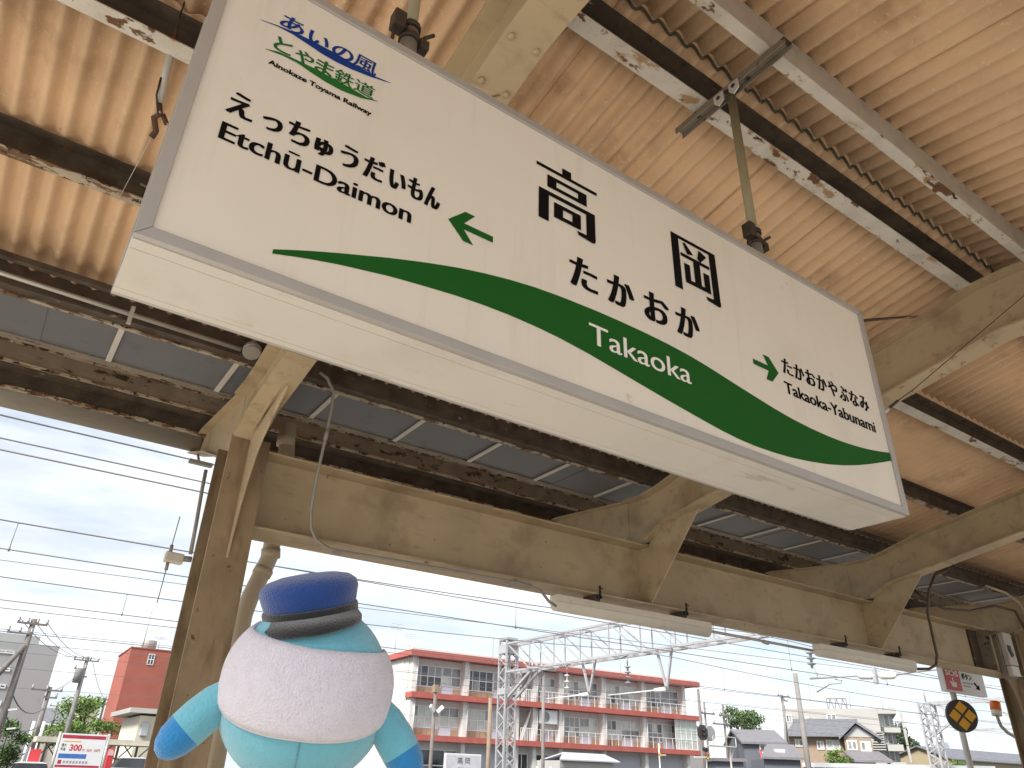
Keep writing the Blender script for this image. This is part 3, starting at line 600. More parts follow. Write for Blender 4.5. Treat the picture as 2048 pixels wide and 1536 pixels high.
# ---------------------------------------------------------------- school
YF = 62.0
sx = [at(q, 1400, Y=YF).x for q in (827, 931, 1032, 1066, 1116, 1198, 1275, 1352)]
SX0, SX1 = sx[0]-.3, sx[-1]+.4
sch = thing('school_building', 'long three storey grey building with red fascia bands across the tracks', 'building', (SX0, YF, TOWNZ))
MB().box(SX0, YF+1.0, TOWNZ, SX1, YF+12, 9.28).build('wall', M_sch, sch)
rf = MB().prism([(SX0-.5, YF-.5, 9.30), (SX1+1.4, YF-.5, 9.30), (SX1+1.4, YF-.5, 9.78), (SX0-.5, YF-.5, 9.78)], (0, 14, 0)).build('roof', M_red, sch)
MB().box(SX0-.4, YF-.3, 9.782, SX1+1.2, YF+13.4, 9.95).build('roof_deck', M_sch, rf)
def antenna_mast(x, y, z, h, parent, name='roof_aerial'):
    b = MB().tube([(x, y, z), (x, y, z+h)], .035, 6)
    for k, s in ((.98, .55), (.9, .8), (.82, .6)): b.bar((x-s, y, z+h*k), (x+s, y, z+h*k), .035)
    return b.build(name, M_galv, parent)
for q, h in ((784, 3.0), (812, 2.2)):
    p = at(q, 1305, Y=YF+6); antenna_mast(p.x, YF+6, 9.96, h, sch)
for zt, nm in ((6.34, 'floor_slab'), (2.98, 'floor_slab')):
    MB().box(SX0-.1, YF-.35, zt-.46, SX1+(1.9 if zt < 4 else 1.5), YF+.98, zt).build(nm, M_red, sch)
for i, x in enumerate(sx):
    for (z0, z1) in ((6.341, 9.299), (2.981, 5.879), (TOWNZ, 2.519)):
        MB().box(x-.2, YF+.25, z0, x+.2, YF+.99, z1).build('pier', M_schp, sch)
WY = YF+.985
def storey(zf, zc, up):
    for i in range(7):
        a, b = sx[i]+.22, sx[i+1]-.22; wd = b-a
        if i == 2:                          # open stair bay
            MB().box(a+.02, YF+.965, zf+.01, b-.02, YF+.99, zc-.01).build('stair_recess', M_rec, sch)
            r = MB().box(a, YF-.1, zf+1.02, b, YF-.05, zf+1.08)
            for k in range(9): x = a+wd*k/8; r.box(x-.02, YF-.095, zf, x+.02, YF-.055, zf+1.02)
            r.build('railing', M_wfr, sch)
            MB().prism([(a+.1, YF+.4, zf+.02), (b-.1, YF+.4, zc-.05), (b-.1, YF+.4, zc-.35), (a+.5, YF+.4, zf+.02)], (0, .1, 0)).build('stair_flight', M_schp, sch)
            continue
        hw = a+wd*(.58 if i in (0, 1) else .50)
        zs = zf+.62; zt = zf+2.36
        light = (not up and i in (0, 1))
        window(sch, a+.05, hw, WY, zs, zt, 4 if wd > 3 else 3, 2, 'pppm' if light else ('dddm' if i in (0, 1) else 'dmmp'), .075)
        window(sch, hw+.1, b-.05, WY, zf+.78, zt, 2, 2, 'ppm' if i % 2 else 'pmm', .075)
        n = 5
        for k in range(n):                  # tan panels between white strips under the window
            x0 = a+.05+(hw-a-.05)*k/n; MB().box(x0+.03, WY-.05, zf+.04, x0+(hw-a)/n-.05, WY-.001, zf+.54).build('dado_panel', M_tan, sch)
        MB().box(hw+.12, WY-.06, zf+.02, hw+.12+(b-hw-.2)*.62, WY-.001, zf+.70).build('door_panel', M_pblue, sch)
        MB().box(hw+.12+(b-hw-.2)*.64, WY-.05, zf+.04, b-.05, WY-.001, zf+.54).build('dado_panel', M_tan, sch)
        if i > 2:
            r = MB().box(a, YF-.12, zf+.98, b, YF-.08, zf+1.03)
            for k in range(6): x = a+wd*(k+.5)/6; r.box(x-.02, YF-.115, zf+.001, x+.02, YF-.085, zf+.98)
            r.build('railing', M_wfr, sch)
        MB().tube([(a+.02, YF+.2, zf), (a+.02, YF+.2, zc)], .05, 6).build('down_pipe', M_wfr, sch)
storey(6.345, 9.295, True); storey(2.985, 5.875, False)
for i in range(7):
    a, b = sx[i]+.30, sx[i+1]-.30
    if i in (0,): window(sch, a, b, WY, TOWNZ+.9, 1.9, 4, 2, 'dmm', .08)
    elif i in (2, 3): window(sch, a+.05, b-.05, WY, TOWNZ+.2, 1.9, 2, 2, 'dm', .08)
    else:
        s = MB().box(a, WY-.05, TOWNZ, b, WY-.002, 2.2).build('shutter', M_shut, sch)
        q = MB()
        for k in range(14): q.box(a, WY-.064, TOWNZ+.1+k*.25, b, WY-.0505, TOWNZ+.16+k*.25)
        q.build('shutter_ribs', M_shut, s)
MB().box(SX0-.05, YF+2, 3.3, SX0-.001, YF+8, 9.2).build('gable_panel', M_schp, sch)
ac = MB().box(sx[3]+.5, YF+.2, 4.55, sx[3]+2.6, YF+.98, 5.75).build('air_conditioner', M_wfr, sch, bevel=.03)
MB().lathe((sx[3]+1.2, YF+.199, 5.15), (0, -1, 0), [(0, .48), (.02, .46)], 16).build('fan_grille', M_gm, ac)
ex = MB()                                    # glazed stair enclosure at the right end
window(sch, SX1-2.2, SX1+.9, YF+.1, 3.0, 5.86, 4, 3, 'pp', .07)
sch.rotation_euler = (0, 0, R(-2.6))

# ---------------------------------------------------------------- houses and blocks
def block(name, label, x0, x1, y0, y1, z0, z1, m, cat='building', rot=0):
    t = thing(name, label, cat, (x0, y0, z0))
    MB().box(x0, y0, z0, x1, y1, z1).build('wall', m, t)
    t.rotation_euler = (0, 0, R(rot)); return t
M_gblk = mat('grey_block_wall', (.33, .335, .34), .85, var=.04, vscale=.3, spots=[((.28, .28, .28), .5, .55, .2, 5)])
M_redb = mat('red_tower_wall', (.34, .105, .075), .8, var=.08, vscale=.6)
M_wblk = mat('white_block_wall', (.385, .38, .365), .8, var=.04, vscale=.4)
M_cblk = mat('cream_house_wall', (.66, .62, .52), .85, var=.06, vscale=.8)
M_brn = mat('brown_house_wall', (.31, .235, .17), .85, var=.08, vscale=1.5)
M_dgw = mat('slate_blue_wall', (.13, .14, .165), .8, var=.06, vscale=1)
M_dgr = mat('slate_grey_roof', (.175, .17, .185), .7, var=.1, vscale=2)
M_tile = mat('grey_tile_roof', (.17, .175, .20), .6, var=.15, vscale=3)
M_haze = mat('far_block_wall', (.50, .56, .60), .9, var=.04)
# grey block at the left
Yd = 100; a = at(-60, 1290, Y=Yd).x; b = at(120, 1293, Y=Yd).x; zt = at(120, 1293, Y=Yd).z
gb_ = block('apartment_block', 'plain grey concrete block at the far left behind the utility poles', a, b, Yd, Yd+14, TOWNZ, zt, M_gblk)
p0, p1 = at(5, 1285, Y=Yd+2), at(83, 1270, Y=Yd+2)
pz = MB().box(a, Yd+2, zt+.01, p1.x, Yd+11, at(30, 1268, Y=Yd+2).z).build('penthouse', M_gblk, gb_)
for k, yy in enumerate((1303, 1338, 1372, 1406)):
    q0, q1 = at(-20, yy-4, Y=Yd), at(27-k*9, yy+4, Y=Yd); window(gb_, q0.x, q1.x, Yd-.01, q1.z, q0.z, 3, 1, 'dm', .12, name='window', d=.1)
# red tower
Yd = 88; a = at(262, 1300, Y=Yd).x; b = at(336, 1303, Y=Yd).x; zt = at(300, 1299, Y=Yd).z
rt = thing('red_tower', 'tall plain red brown tower building left of the column', 'building', (a, Yd, TOWNZ))
al = at(252, 1303, Y=Yd+5).x
MB().prism([(a, Yd, TOWNZ), (b+6, Yd, TOWNZ), (b+6, Yd+9, TOWNZ), (al, Yd+9, TOWNZ), (al-.2, Yd+2.5, TOWNZ)], (0, 0, zt-TOWNZ)).build('wall', M_redb, rt)
MB().prism([(a-.05, Yd-.06, zt+.001), (b+6.05, Yd-.06, zt+.001), (b+6.05, Yd+9, zt+.001), (al-.1, Yd+9, zt+.001), (al-.28, Yd+2.5, zt+.001)], (0, 0, .12)).build('parapet', M_redb, rt)
q = at(302, 1318, Y=Yd); window(rt, q.x-.28, q.x+.28, Yd-.01, q.z-.55, q.z+.45, 2, 2, 'd', .07)
p = at(298, 1290, Y=Yd+3); tk = MB().lathe((p.x, Yd+3, zt+.1), (0, 0, 1), [(0, .75), (1.1, .75), (1.15, .7)], 14).build('water_tank', M_wblk, rt)
antenna_mast(at(318, 1290, Y=Yd+2).x, Yd+2, zt+.12, 1.5, rt)
MB().tube([(at(285, 1295, Y=Yd+2).x, Yd+2, zt+.1), (at(285, 1295, Y=Yd+2).x, Yd+2, zt+4.4)], .05, 6).build('mast_rod', M_galv, rt)
# cream gatehouse beside the column
Yd = 56; a = at(281, 1432, Y=Yd).x; b = at(345, 1420, Y=Yd).x
gh = block('cream_building', 'small cream building with flat overhanging roof beside the column', a, b+3, Yd, Yd+6, TOWNZ, at(300, 1432, Y=Yd).z, M_cblk)
zr = at(300, 1428, Y=Yd).z
MB().box(at(257, 1420, Y=Yd).x, Yd-.7, zr+.0, b+3.4, Yd+6.5, zr+.28).build('roof', M_wblk, gh)
q = at(288, 1460, Y=Yd); MB().box(q.x-.22, Yd-.25, q.z-.35, q.x+.22, Yd-.001, q.z+.42).build('meter_box', M_shut, gh, bevel=.03)
# low buildings behind the parking sign
Yd = 120; a, b = at(88, 1440, Y=Yd), at(140, 1440, Y=Yd)
lb = block('low_house', 'low pale brown house between the poles on the left', a.x, b.x, Yd, Yd+8, TOWNZ, at(110, 1450, Y=Yd).z, M_cblk)
zq = at(110, 1448, Y=Yd).z; MB().prism([(a.x-.5, Yd-.6, zq), (b.x+.5, Yd-.6, zq), (b.x+.5, Yd+4, zq+1.9), (a.x-.5, Yd+4, zq+1.9)], (0, .15, .18)).build('roof', M_tile, lb)
Yd = 135; a, b = at(165, 1412, Y=Yd), at(200, 1412, Y=Yd)
block('tan_building', 'tan building behind the bright green tree on the left', a.x, b.x, Yd, Yd+10, TOWNZ, a.z, mat('tan_block', (.50, .45, .34), .85, var=.05))
# beige roofed shelter run behind the parking sign
Yd = 52; a, b = at(70, 1478, Y=Yd), at(270, 1482, Y=Yd)
sh = thing('bicycle_shelter', 'beige roofed shelter running behind the parking sign', 'shelter', (a.x, Yd, TOWNZ))
zq = at(100, 1480, Y=Yd).z
MB().box(a.x, Yd-1, zq-.12, b.x+3, Yd+2.5, zq+.15).build('roof', mat('shelter_roof', (.55, .52, .42), .8, var=.08), sh)
for k in range(6):
    x = a.x+.3+k*(b.x-a.x)/5; MB().bar((x, Yd+.5, TOWNZ), (x, Yd+.5, zq-.125), .12).bar((x-.7, Yd+.5, zq-.13), (x, Yd+.5, zq-.9), .06).bar((x+.7, Yd+.5, zq-.13), (x, Yd+.5, zq-.9), .06).build('post', M_bpole, sh)

# --- right hand side
def gable_house(name, label, x0, x1, y0, y1, ze, zr, wall, roof, ridge='x', over=.45, cat='house', ribs=0):
    t = thing(name, label, cat, (x0, y0, TOWNZ)); z0 = TOWNZ
    b = MB().box(x0, y0, z0, x1, y1, ze)
    if ridge == 'x':
        ym = (y0+y1)/2
        b.prism([(x0, y0, ze), (x0, y1, ze), (x0, ym, zr)], (x1-x0, 0, 0)); b.build('wall', wall, t)
        s = (zr-ze)/(ym-y0)
        for sg_ in (-1, 1):
            ye = (y0-over) if sg_ < 0 else (y1+over); zz = ze-over*s
            r = MB().prism([(x0-over, ye, zz+.03), (x1+over, ye, zz+.03), (x1+over, ym, zr+.03), (x0-over, ym, zr+.03)], (0, 0, .16)).build('roof', roof, t)
            if ribs and sg_ < 0:
                q = MB()
                for k in range(ribs):
                    f = (k+.5)/ribs; yk = ye+(ym-ye)*f; zk = zz+(zr-zz)*f+.19
                    q.bar((x0-over, yk, zk), (x1+over, yk, zk), .08, .05)
                q.build('roof_tile_rows', roof, r)
    else:
        xm = (x0+x1)/2
        b.prism([(x0, y0, ze), (x1, y0, ze), (xm, y0, zr)], (0, y1-y0, 0)); b.build('wall', wall, t)
        s = (zr-ze)/(xm-x0)
        for sg_ in (-1, 1):
            xe = (x0-over) if sg_ < 0 else (x1+over); zz = ze-over*s
            MB().prism([(xe, y0-over, zz+.03), (xm, y0-over, zr+.03), (xm, y1+over, zr+.03), (xe, y1+over, zz+.03)], (0, 0, .16)).build('roof', roof, t)
    return t
def pos(px_, py_, Y): p = at(px_, py_, Y=Y); return p.x, p.z
# these stand square to the sight line; builders work in a frame turned by FTH
FTH = 0.0
def turn(deg): global FTH; FTH = R(deg)
def lat(px_, py_, D):
    h = Vector((math.sin(FTH), math.cos(FTH), 0)); r0 = Vector((math.cos(FTH), -math.sin(FTH), 0))
    d = ray(px_, py_); p = d*(D/d.dot(h)); return Vector((p.dot(r0), D, p.z))
def settle(t):
    t.location = Matrix.Rotation(-FTH, 3, 'Z') @ t.location; t.rotation_euler = (0, 0, -FTH); return t
def lwin(t, x0, y0, x1, y1, D, cols=2, mix='pm'):
    l, r_ = lat(x0, y1, D), lat(x1, y0, D); window(t, l.x, r_.x, D-.01, l.z, r_.z, cols, 1, mix, .12, d=.08)
# brown house with grey tiled roof
turn(57); D = 92
xa, xb = lat(1576, 1490, D).x, lat(1690, 1490, D).x; ze = lat(1640, 1473, D-1).z
bh = thing('brown_house', 'two storey brown house with grey tiled roof and white gable on the right', 'house', (xa, D, TOWNZ))
MB().box(xa, D, TOWNZ, xb, D+8, ze+.1).build('wall', M_brn, bh)
e0, e1 = lat(1569, 1473, D-1), lat(1690, 1473, D-1); r0, r1 = lat(1590, 1446, D+4), lat(1711, 1444, D+4); zr = r0.z
rfb = MB().prism([(e0.x, D-1, ze), (e1.x+2, D-1, ze), (r1.x, D+4, zr), (r0.x, D+4, zr)], (0, 0, .2)).build('roof', M_tile, bh)
MB().prism([(e0.x, D-1, ze), (r0.x, D+4, zr), (e0.x, D+9, ze)], (0, 0, .2)).build('roof_hip', M_tile, bh)
q = MB()
for k in range(10):
    f = (k+.5)/10; q.bar((e0.x+(r0.x-e0.x)*f, D-1+5*f, ze+(zr-ze)*f+.22), (e1.x+2+(r1.x-e1.x-2)*f, D-1+5*f, ze+(zr-ze)*f+.22), .1, .06)
q.build('roof_tile_rows', M_tile, rfb)
MB().bar((r0.x-.2, D+4, zr+.25), (r1.x+.2, D+4, zr+.25), .35, .35).build('ridge', M_tile, rfb)
M_gbl = mat('white_gable', (.38, .385, .395), .8, var=.03)
G = D-2.2
ga, gl, gr = lat(1711, 1450, G), lat(1688, 1474, G), lat(1750, 1477, G)
MB().box(lat(1690, 1490, G).x, G+.05, TOWNZ, lat(1745, 1490, G).x, D+6, gl.z+.05).build('wing_wall', M_brn, bh)
MB().prism([(gl.x, G, gl.z), (gr.x, G, gl.z), (ga.x, G, ga.z)], (0, .3, 0)).build('gable', M_gbl, bh)
MB().prism([(gl.x-.5, G-.5, gl.z-.25), (ga.x, G-.5, ga.z+.15), (ga.x, G+6, ga.z+.15), (gl.x-.5, G+6, gl.z-.25)], (0, 0, .28)).build('gable_roof', M_tile, bh)
MB().prism([(gr.x+.6, G-.5, gl.z-.3), (ga.x, G-.5, ga.z+.15), (ga.x, G+6, ga.z+.15), (gr.x+.6, G+6, gl.z-.3)], (0, 0, .28)).build('gable_roof', M_tile, bh)
for q_ in ((1592, 1479, 1605, 1492), (1636, 1483, 1646, 1498), (1655, 1481, 1678, 1499)): lwin(bh, *q_, D)
for q_ in ((1697, 1482, 1712, 1499), (1724, 1484, 1739, 1501)): lwin(bh, *q_, G+.05)
p0, p1 = lat(1693, 1508, G), lat(1745, 1508, G)
MB().prism([(p0.x+.6, G-3, p0.z-.8), (p1.x+1.6, G-3, p0.z-.8), (p1.x+.6, G+.04, p0.z+.1), (p0.x-.3, G+.04, p0.z+.1)], (0, 0, .2)).build('porch_roof', M_dgr, bh)
settle(bh)
# white apartment building
D = 122
xa, xb = lat(1571, 1430, D).x, lat(1756, 1430, D).x; zt = lat(1660, 1417, D).z
wb = thing('white_apartments', 'white concrete apartment building with corner balconies behind the brown house', 'building', (xa, D, TOWNZ))
MB().box(xa, D, TOWNZ, xb, D+10, zt).build('wall', M_wblk, wb)
xe = lat(1790, 1440, D).x
MB().box(xb+.01, D-.6, lat(1775, 1428, D).z, xe+.3, D+9, zt+.05).build('roof_slab', M_wblk, wb)
MB().box(xb+.01, D+1.6, TOWNZ, xe-.2, D+9, lat(1775, 1428, D).z-.01).build('balcony_wall', mat('balcony_back_wall', (.40, .41, .41), .8, var=.06), wb)
for (y0, y1, x1) in ((1455, 1465, 1800), (1489, 1502, 1806), (1524, 1536, 1812)):
    z1, z0 = lat(1780, y0, D-1).z, lat(1780, y1, D-1).z; bc_ = MB().box(xb+.4, D-1.2, z0, lat(x1, y0, D-1).x, D+1.59, z1).build('balcony', M_wblk, wb)
    MB().box(xb+2.8, D+.4, z1+.002, xb+3.1, D+.7, z1+2.0).build('balcony_post', M_wblk, bc_)
for (x0, y0, x1, y1) in ((1761, 1430, 1776, 1453), (1768, 1467, 1783, 1487), (1772, 1503, 1788, 1522)): lwin(wb, x0, y0, x1, y1, D+1.6, 2, 'mpm')
for (x0, y0, x1, y1) in ((1574, 1430, 1582, 1444), (1612, 1434, 1616, 1444), (1625, 1438, 1629, 1445), (1656, 1429, 1671, 1444)): lwin(wb, x0, y0, x1, y1, D, 2, 'md')
for k in range(8):
    z = lat(1750, 1500-k*5, D-1).z; MB().box(xb-1.8+k*.16, D-1, z, xb+.2, D-.02, z+.14).build('stair_tread', M_wblk, wb)
p = lat(1676, 1417, D+3)
fm = MB()
for k in range(3): fm.bar((p.x-1.3+k*.85, D+3, zt), (p.x-.9+k*.85, D+3, zt+1.5), .1).bar((p.x-.9+k*.85, D+3, zt+1.5), (p.x-.45+k*.85, D+3, zt), .1)
fm.bar((p.x-1.4, D+3, zt+1.55), (p.x+1.3, D+3, zt+1.55), .12).bar((p.x-1.35, D+3, zt), (p.x-1.35, D+3, zt+1.5), .1).bar((p.x+1.25, D+3, zt), (p.x+1.25, D+3, zt+1.5), .1).build('roof_frame', M_dpole, wb)
p = lat(1702, 1417, D+3); antenna_mast(p.x, D+3, zt, 5.0, wb)
settle(wb)
# slate blue house, its gable end to the left
turn(38); D = 66
f0, f1 = lat(1487, 1485, D), lat(1566, 1489, D); rl = lat(1464, 1464, D+3.2)
dh = thing('slate_blue_house', 'dark slate blue house with plain grey metal roof', 'house', (f0.x, D, TOWNZ))
zr_ = rl.z; ze_ = f0.z
MB().box(f0.x, D, TOWNZ, f1.x, D+6.4, ze_).prism([(f0.x, D, ze_), (f0.x, D+6.4, ze_), (f0.x, D+3.2, zr_)], (f1.x-f0.x, 0, 0)).build('wall', M_dgw, dh)
for s_, yv in ((-1, D-.35), (1, D+6.75)):
    MB().prism([(f0.x-.25, yv, ze_-.1), (f1.x+.3, yv, ze_-.1), (f1.x+.3, D+3.2, zr_+.06), (f0.x-.25, D+3.2, zr_+.06)], (0, 0, .16)).build('roof', M_dgr, dh)
lwin(dh, 1521, 1489, 1538, 1505, D)
settle(dh)
D = 61
f0, f1 = lat(1528, 1518, D), lat(1600, 1518, D); rl = lat(1560, 1493, D+2.2)
dh2 = thing('slate_blue_annex', 'lower grey roofed wing in front of the slate blue house', 'house', (f0.x, D, TOWNZ))
MB().box(f0.x, D, TOWNZ, f1.x, D+4.2, f0.z).build('wall', M_dgw, dh2)
MB().prism([(f0.x-.3, D-.4, f0.z), (f1.x+.3, D-.4, f0.z), (f1.x+.3, D+2.2, rl.z), (f0.x-.3+1.2, D+2.2, rl.z)], (0, 0, .15)).build('roof', M_dgr, dh2)
MB().prism([(f0.x+.9, D+2.2, rl.z), (f1.x+.3, D+2.2, rl.z), (f1.x+.3, D+4.5, f0.z), (f0.x+.9, D+4.5, f0.z)], (0, 0, .15)).build('roof', M_dgr, dh2)
p = lat(1559, 1505, D+.8); MB().box(p.x-.35, D+.55, p.z, p.x+.35, D+1.0, p.z+.22).build('skylight', M_wfr, dh2)
settle(dh2)
D = 56
f0, f1 = lat(1432, 1521, D), lat(1486, 1522, D)
sd = thing('grey_shed', 'low flat grey shed left of the slate blue house', 'shed', (f0.x, D, TOWNZ))
MB().box(f0.x, D, TOWNZ, f1.x, D+4, f0.z-.05).build('wall', M_dgw, sd)
MB().box(f0.x-.2, D-.3, f0.z-.04, f1.x+.2, D+4.2, f0.z+.16).build('roof', M_dgr, sd)
settle(sd)
# grey gable house beside the school
Yd = 74
xa, _ = pos(1362, 1480, Yd); xb, _ = pos(1404, 1480, Yd)
gable_house('grey_gable_house', 'grey rendered gable house just right of the school', xa, xb, Yd, Yd+8, pos(1400, 1466, Yd)[1], pos(1374, 1444, Yd)[1], mat('grey_render', (.40, .385, .37), .85, var=.05), M_dgr, 'y', .3)
# pale fence run along the bottom right, roofs at the far right
turn(60); D = 62
p0, p1 = lat(1604, 1525, D), lat(1885, 1530, D)
wf = thing('panel_fence', 'long pale panel fence with grey capping along the bottom right', 'fence', (p0.x, D, TOWNZ))
zf = p0.z
MB().box(p0.x, D-.1, zf-.28, p1.x+3, D+.4, zf).build('capping', M_shut, wf)
n = 16
for k in range(n):
    x0 = p0.x+(p1.x-p0.x+3)*k/n; MB().box(x0+.05, D+.02, TOWNZ, x0+(p1.x-p0.x+3)/n-.05, D+.12, zf-.281).build('panel', M_wblk, wf)
settle(wf)
Yd = 62; a, b = pos(1905, 1530, Yd), pos(2060, 1530, Yd)
gable_house('ochre_house', 'ochre house with wide grey roof at the bottom right corner', a[0], b[0]+8, Yd, Yd+9, pos(1970, 1522, Yd)[1], pos(1950, 1503, Yd+4)[1], mat('ochre_wall', (.34, .285, .19), .85, var=.06), M_tile, 'x', .6, ribs=8)
Yd = 95; a, b = pos(1832, 1525, Yd), pos(1900, 1525, Yd)
gable_house('far_grey_house', 'far grey roofed house seen past the lattice mast', a[0], b[0], Yd, Yd+9, pos(1860, 1518, Yd)[1], pos(1860, 1506, Yd+4)[1], M_cblk, M_tile, 'x', .5)
Yd = 300; a, b = pos(1874, 1500, Yd), pos(1900, 1500, Yd)
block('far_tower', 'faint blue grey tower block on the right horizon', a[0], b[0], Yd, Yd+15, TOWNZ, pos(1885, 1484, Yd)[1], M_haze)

# ---------------------------------------------------------------- trees
M_leaf = mat('leaf_green', (.075, .135, .035), .7, var=.5, vscale=1.2)
M_leafl = mat('leaf_bright', (.13, .21, .045), .7, var=.45, vscale=1.2)
M_leafd = mat('leaf_dark', (.045, .075, .035), .7, var=.4, vscale=.8)
M_bark = mat('bark', (.10, .075, .055), .9, var=.3)
def tree(name, label, c, rx, rz, m, base=TOWNZ, nclump=14, leaves=2200, ls=.28, cat='tree', seed=1):
    rnd = random.Random(seed); t = thing(name, label, cat, (c.x, c.y, base)); c = Vector(c)
    clumps = []
    for k in range(nclump):
        a = rnd.uniform(0, 6.283); h = rnd.uniform(-1, 1); rr = math.sqrt(max(0, 1-h*h))*rnd.uniform(.35, .85)
        clumps.append((c+Vector((rx*rr*math.cos(a), rx*rr*math.sin(a), rz*h*.75)), rnd.uniform(.28, .5)))
    tb = MB().tube([(c.x, c.y, base), (c.x+.05*rx, c.y, base+(c.z-base)*.5), (c.x, c.y, c.z)], [rx*.09, rx*.07, rx*.03], 8)
    for (q, r_) in clumps[:8]: tb.tube([Vector((c.x, c.y, c.z-rz*.55)), (Vector((c.x, c.y, c.z-rz*.2))+q)/2, q], [rx*.04, rx*.025, rx*.01], 6)
    tb.build('trunk', M_bark, t)
    b = MB()
    for k in range(leaves):
        q, r_ = rnd.choice(clumps)
        d = Vector((rnd.gauss(0, 1), rnd.gauss(0, 1), rnd.gauss(0, 1))).normalized()*(rnd.random()**.45)
        p = q+Vector((d.x*rx*r_, d.y*rx*r_, d.z*rz*r_*.8))
        n = Vector((rnd.gauss(0, 1), rnd.gauss(0, 1), rnd.gauss(.5, 1))).normalized(); u = n.orthogonal().normalized(); v = n.cross(u); s = ls*rnd.uniform(.5, 1.2)
        b.poly([p-u*s, p-v*s*.45, p+u*s, p+v*s*.45])
    cr = b.build('crown', m, t); cr['kind'] = 'stuff'
    return t
tree('broadleaf_tree', 'bright green broadleaf tree between poles left of the red tower', at(168, 1448, Y=75), 3.0, 2.2, M_leafl, leaves=4200, ls=.16, seed=3)
tree('broadleaf_tree', 'green shrubby tree lower left of the bright green tree', at(122, 1466, Y=70), 2.0, 1.1, M_leafl, leaves=2200, ls=.14, seed=4)
tree('broadleaf_tree', 'dark green tree cut by the left frame edge', at(8, 1490, Y=48), 1.15, 1.2, M_leaf, leaves=3200, ls=.09, seed=5)
tree('broadleaf_tree', 'round green tree behind the slate blue house', at(1482, 1450, Y=72), 3.2, 2.6, M_leaf, leaves=3600, ls=.2, seed=6)
tree('garden_shrub', 'yellow green garden shrub in front of the brown house', at(1678, 1514, Y=40), 1.3, .65, M_leafl, leaves=1400, ls=.1, cat='shrub', seed=7)
tree('broadleaf_tree', 'dark tree right of the white apartment building', at(1812, 1495, Y=82), 3.2, 4.2, M_leafd, leaves=3600, ls=.3, seed=8)
tree('garden_shrub', 'green shrub below the yellow diamond disc at the bottom right', at(1925, 1533, Y=50), 2.2, .9, M_leafl, leaves=1800, ls=.12, cat='shrub', seed=9)

# ---------------------------------------------------------------- poles
def pole(name, label, top, y, base=TOWNZ, r0=.17, r1=.11, m=M_pole, arms=(), cat='pole', group=None):
    p = at(top[0], top[1], Y=y)
    t = thing(name, label, cat, (p.x, y, base), group)
    MB().tube([(p.x, y, base), (p.x, y, p.z)], [r0, r1], 10).build('shaft', m, t)
    for (dz, l0, l1, nins) in arms:
        z = p.z-dz
        a = MB().bar((p.x+l0, y-.12, z), (p.x+l1, y-.12, z), .09, .09).build('cross_arm', M_dpole, t)
        for k in range(nins):
            x = p.x+l0+(l1-l0)*(k+.1)/(nins-.8 if nins > 1 else 1)
            MB().lathe((x, y-.12, z+.045), (0, 0, 1), [(0, .05), (.08, .07), (.1, .045), (.2, .07), (.24, .03)], 8).build('insulator', M_insd, a)
    return t, p
t1, p1 = pole('utility_pole', 'tall brown grey utility pole with crossarms at the far left', (69, 1238), 46, m=M_dpole, arms=((.25, -.7, .65, 4), (.75, -1.0, .1, 3)), r0=.2, r1=.13)
MB().tube([Vector((p1.x-.05, 45.85, p1.z-1.3)), at(-30, 1378, Y=45.6)], .12, 8).build('brace_pole', M_dpole, t1)
for q in ((8, 1420), (5, 1458)): MB().bar(at(q[0]+8, q[1], Y=45.7), at(q[0]+26, q[1]-2, Y=45.7), .08).build('street_light', M_wfr, t1)
t2, p2 = pole('utility_pole', 'slim grey utility pole with a transformer can left of the red tower', (176, 1313), 66, arms=((.3, -.9, .8, 4), (.9, -.7, .1, 2)), r0=.2, r1=.13)
q = at(156, 1352, Y=65.8); MB().lathe((q.x, 65.8, q.z-.45), (0, 0, 1), [(0, .28), (.9, .3), (.95, .26)], 12).bar((q.x, 65.8, q.z), (q.x+.6, 66, q.z), .1).build('transformer', M_pole, t2)
t3, p3 = pole('utility_pole', 'utility pole wrapped in white guard tubes at the left', (101, 1374), 56, m=M_dpole, arms=((.2, -1.0, .7, 3), (.6, -.2, .5, 2)))
for dx in (-.32, .2): MB().tube([(p3.x+dx, 55.7, TOWNZ), (p3.x+dx, 55.7, TOWNZ+3.6)], .09, 8).build('guard_tube', M_wfr, t3)
pole('utility_pole', 'distant thin utility pole just left of the red tower', (212, 1393), 105, m=M_dpole, arms=((.3, -.8, .8, 3), (.9, -.8, .3, 2)))
pole('utility_pole', 'distant thin dark pole behind the guard tubed pole', (117, 1404), 120, m=M_dpole, arms=((.5, -.9, .7, 2),))
t, p = pole('platform_lamp_post', 'dark lamp post with two white floodlights in front of the school', (872, 1372), 29, base=RAILZ, m=M_dpole, r0=.09, r1=.07, cat='lamp post')
for s in (-1, 1): MB().bar((p.x+s*.08, 28.9, p.z-1.0), (p.x+s*.3, 28.8, p.z-.78), .10, .16).build('floodlight', M_wfr, t, bevel=.02)
MB().bar((p.x-.1, 29, p.z-.1), (p.x+.1, 29, p.z-.1), .22, .3).build('post_cap', M_bpole, t)
pole('wooden_post', 'plain brown post in front of the school left of the lattice mast', (981, 1396), 31, base=RAILZ, m=M_bpole, r0=.11, r1=.09, cat='post')
t, p = pole('signal_wire_pole', 'thin grey pole with a white insulator crossarm in front of the school stairs', (1087, 1338), 33, base=RAILZ, r0=.10, r1=.08, arms=((.05, -.85, .75, 6),))
for s in (-1, 1): MB().bar((p.x+s*.06, 32.9, p.z-4.9), (p.x+s*.45, 32.9, p.z-4.6), .08, .08).build('lamp_arm', M_wfr, t)
pole('concrete_mast', 'thick plain concrete pole in front of the brown house', (1590, 1347), 34, base=RAILZ, r0=.20, r1=.15, m=M_pole)
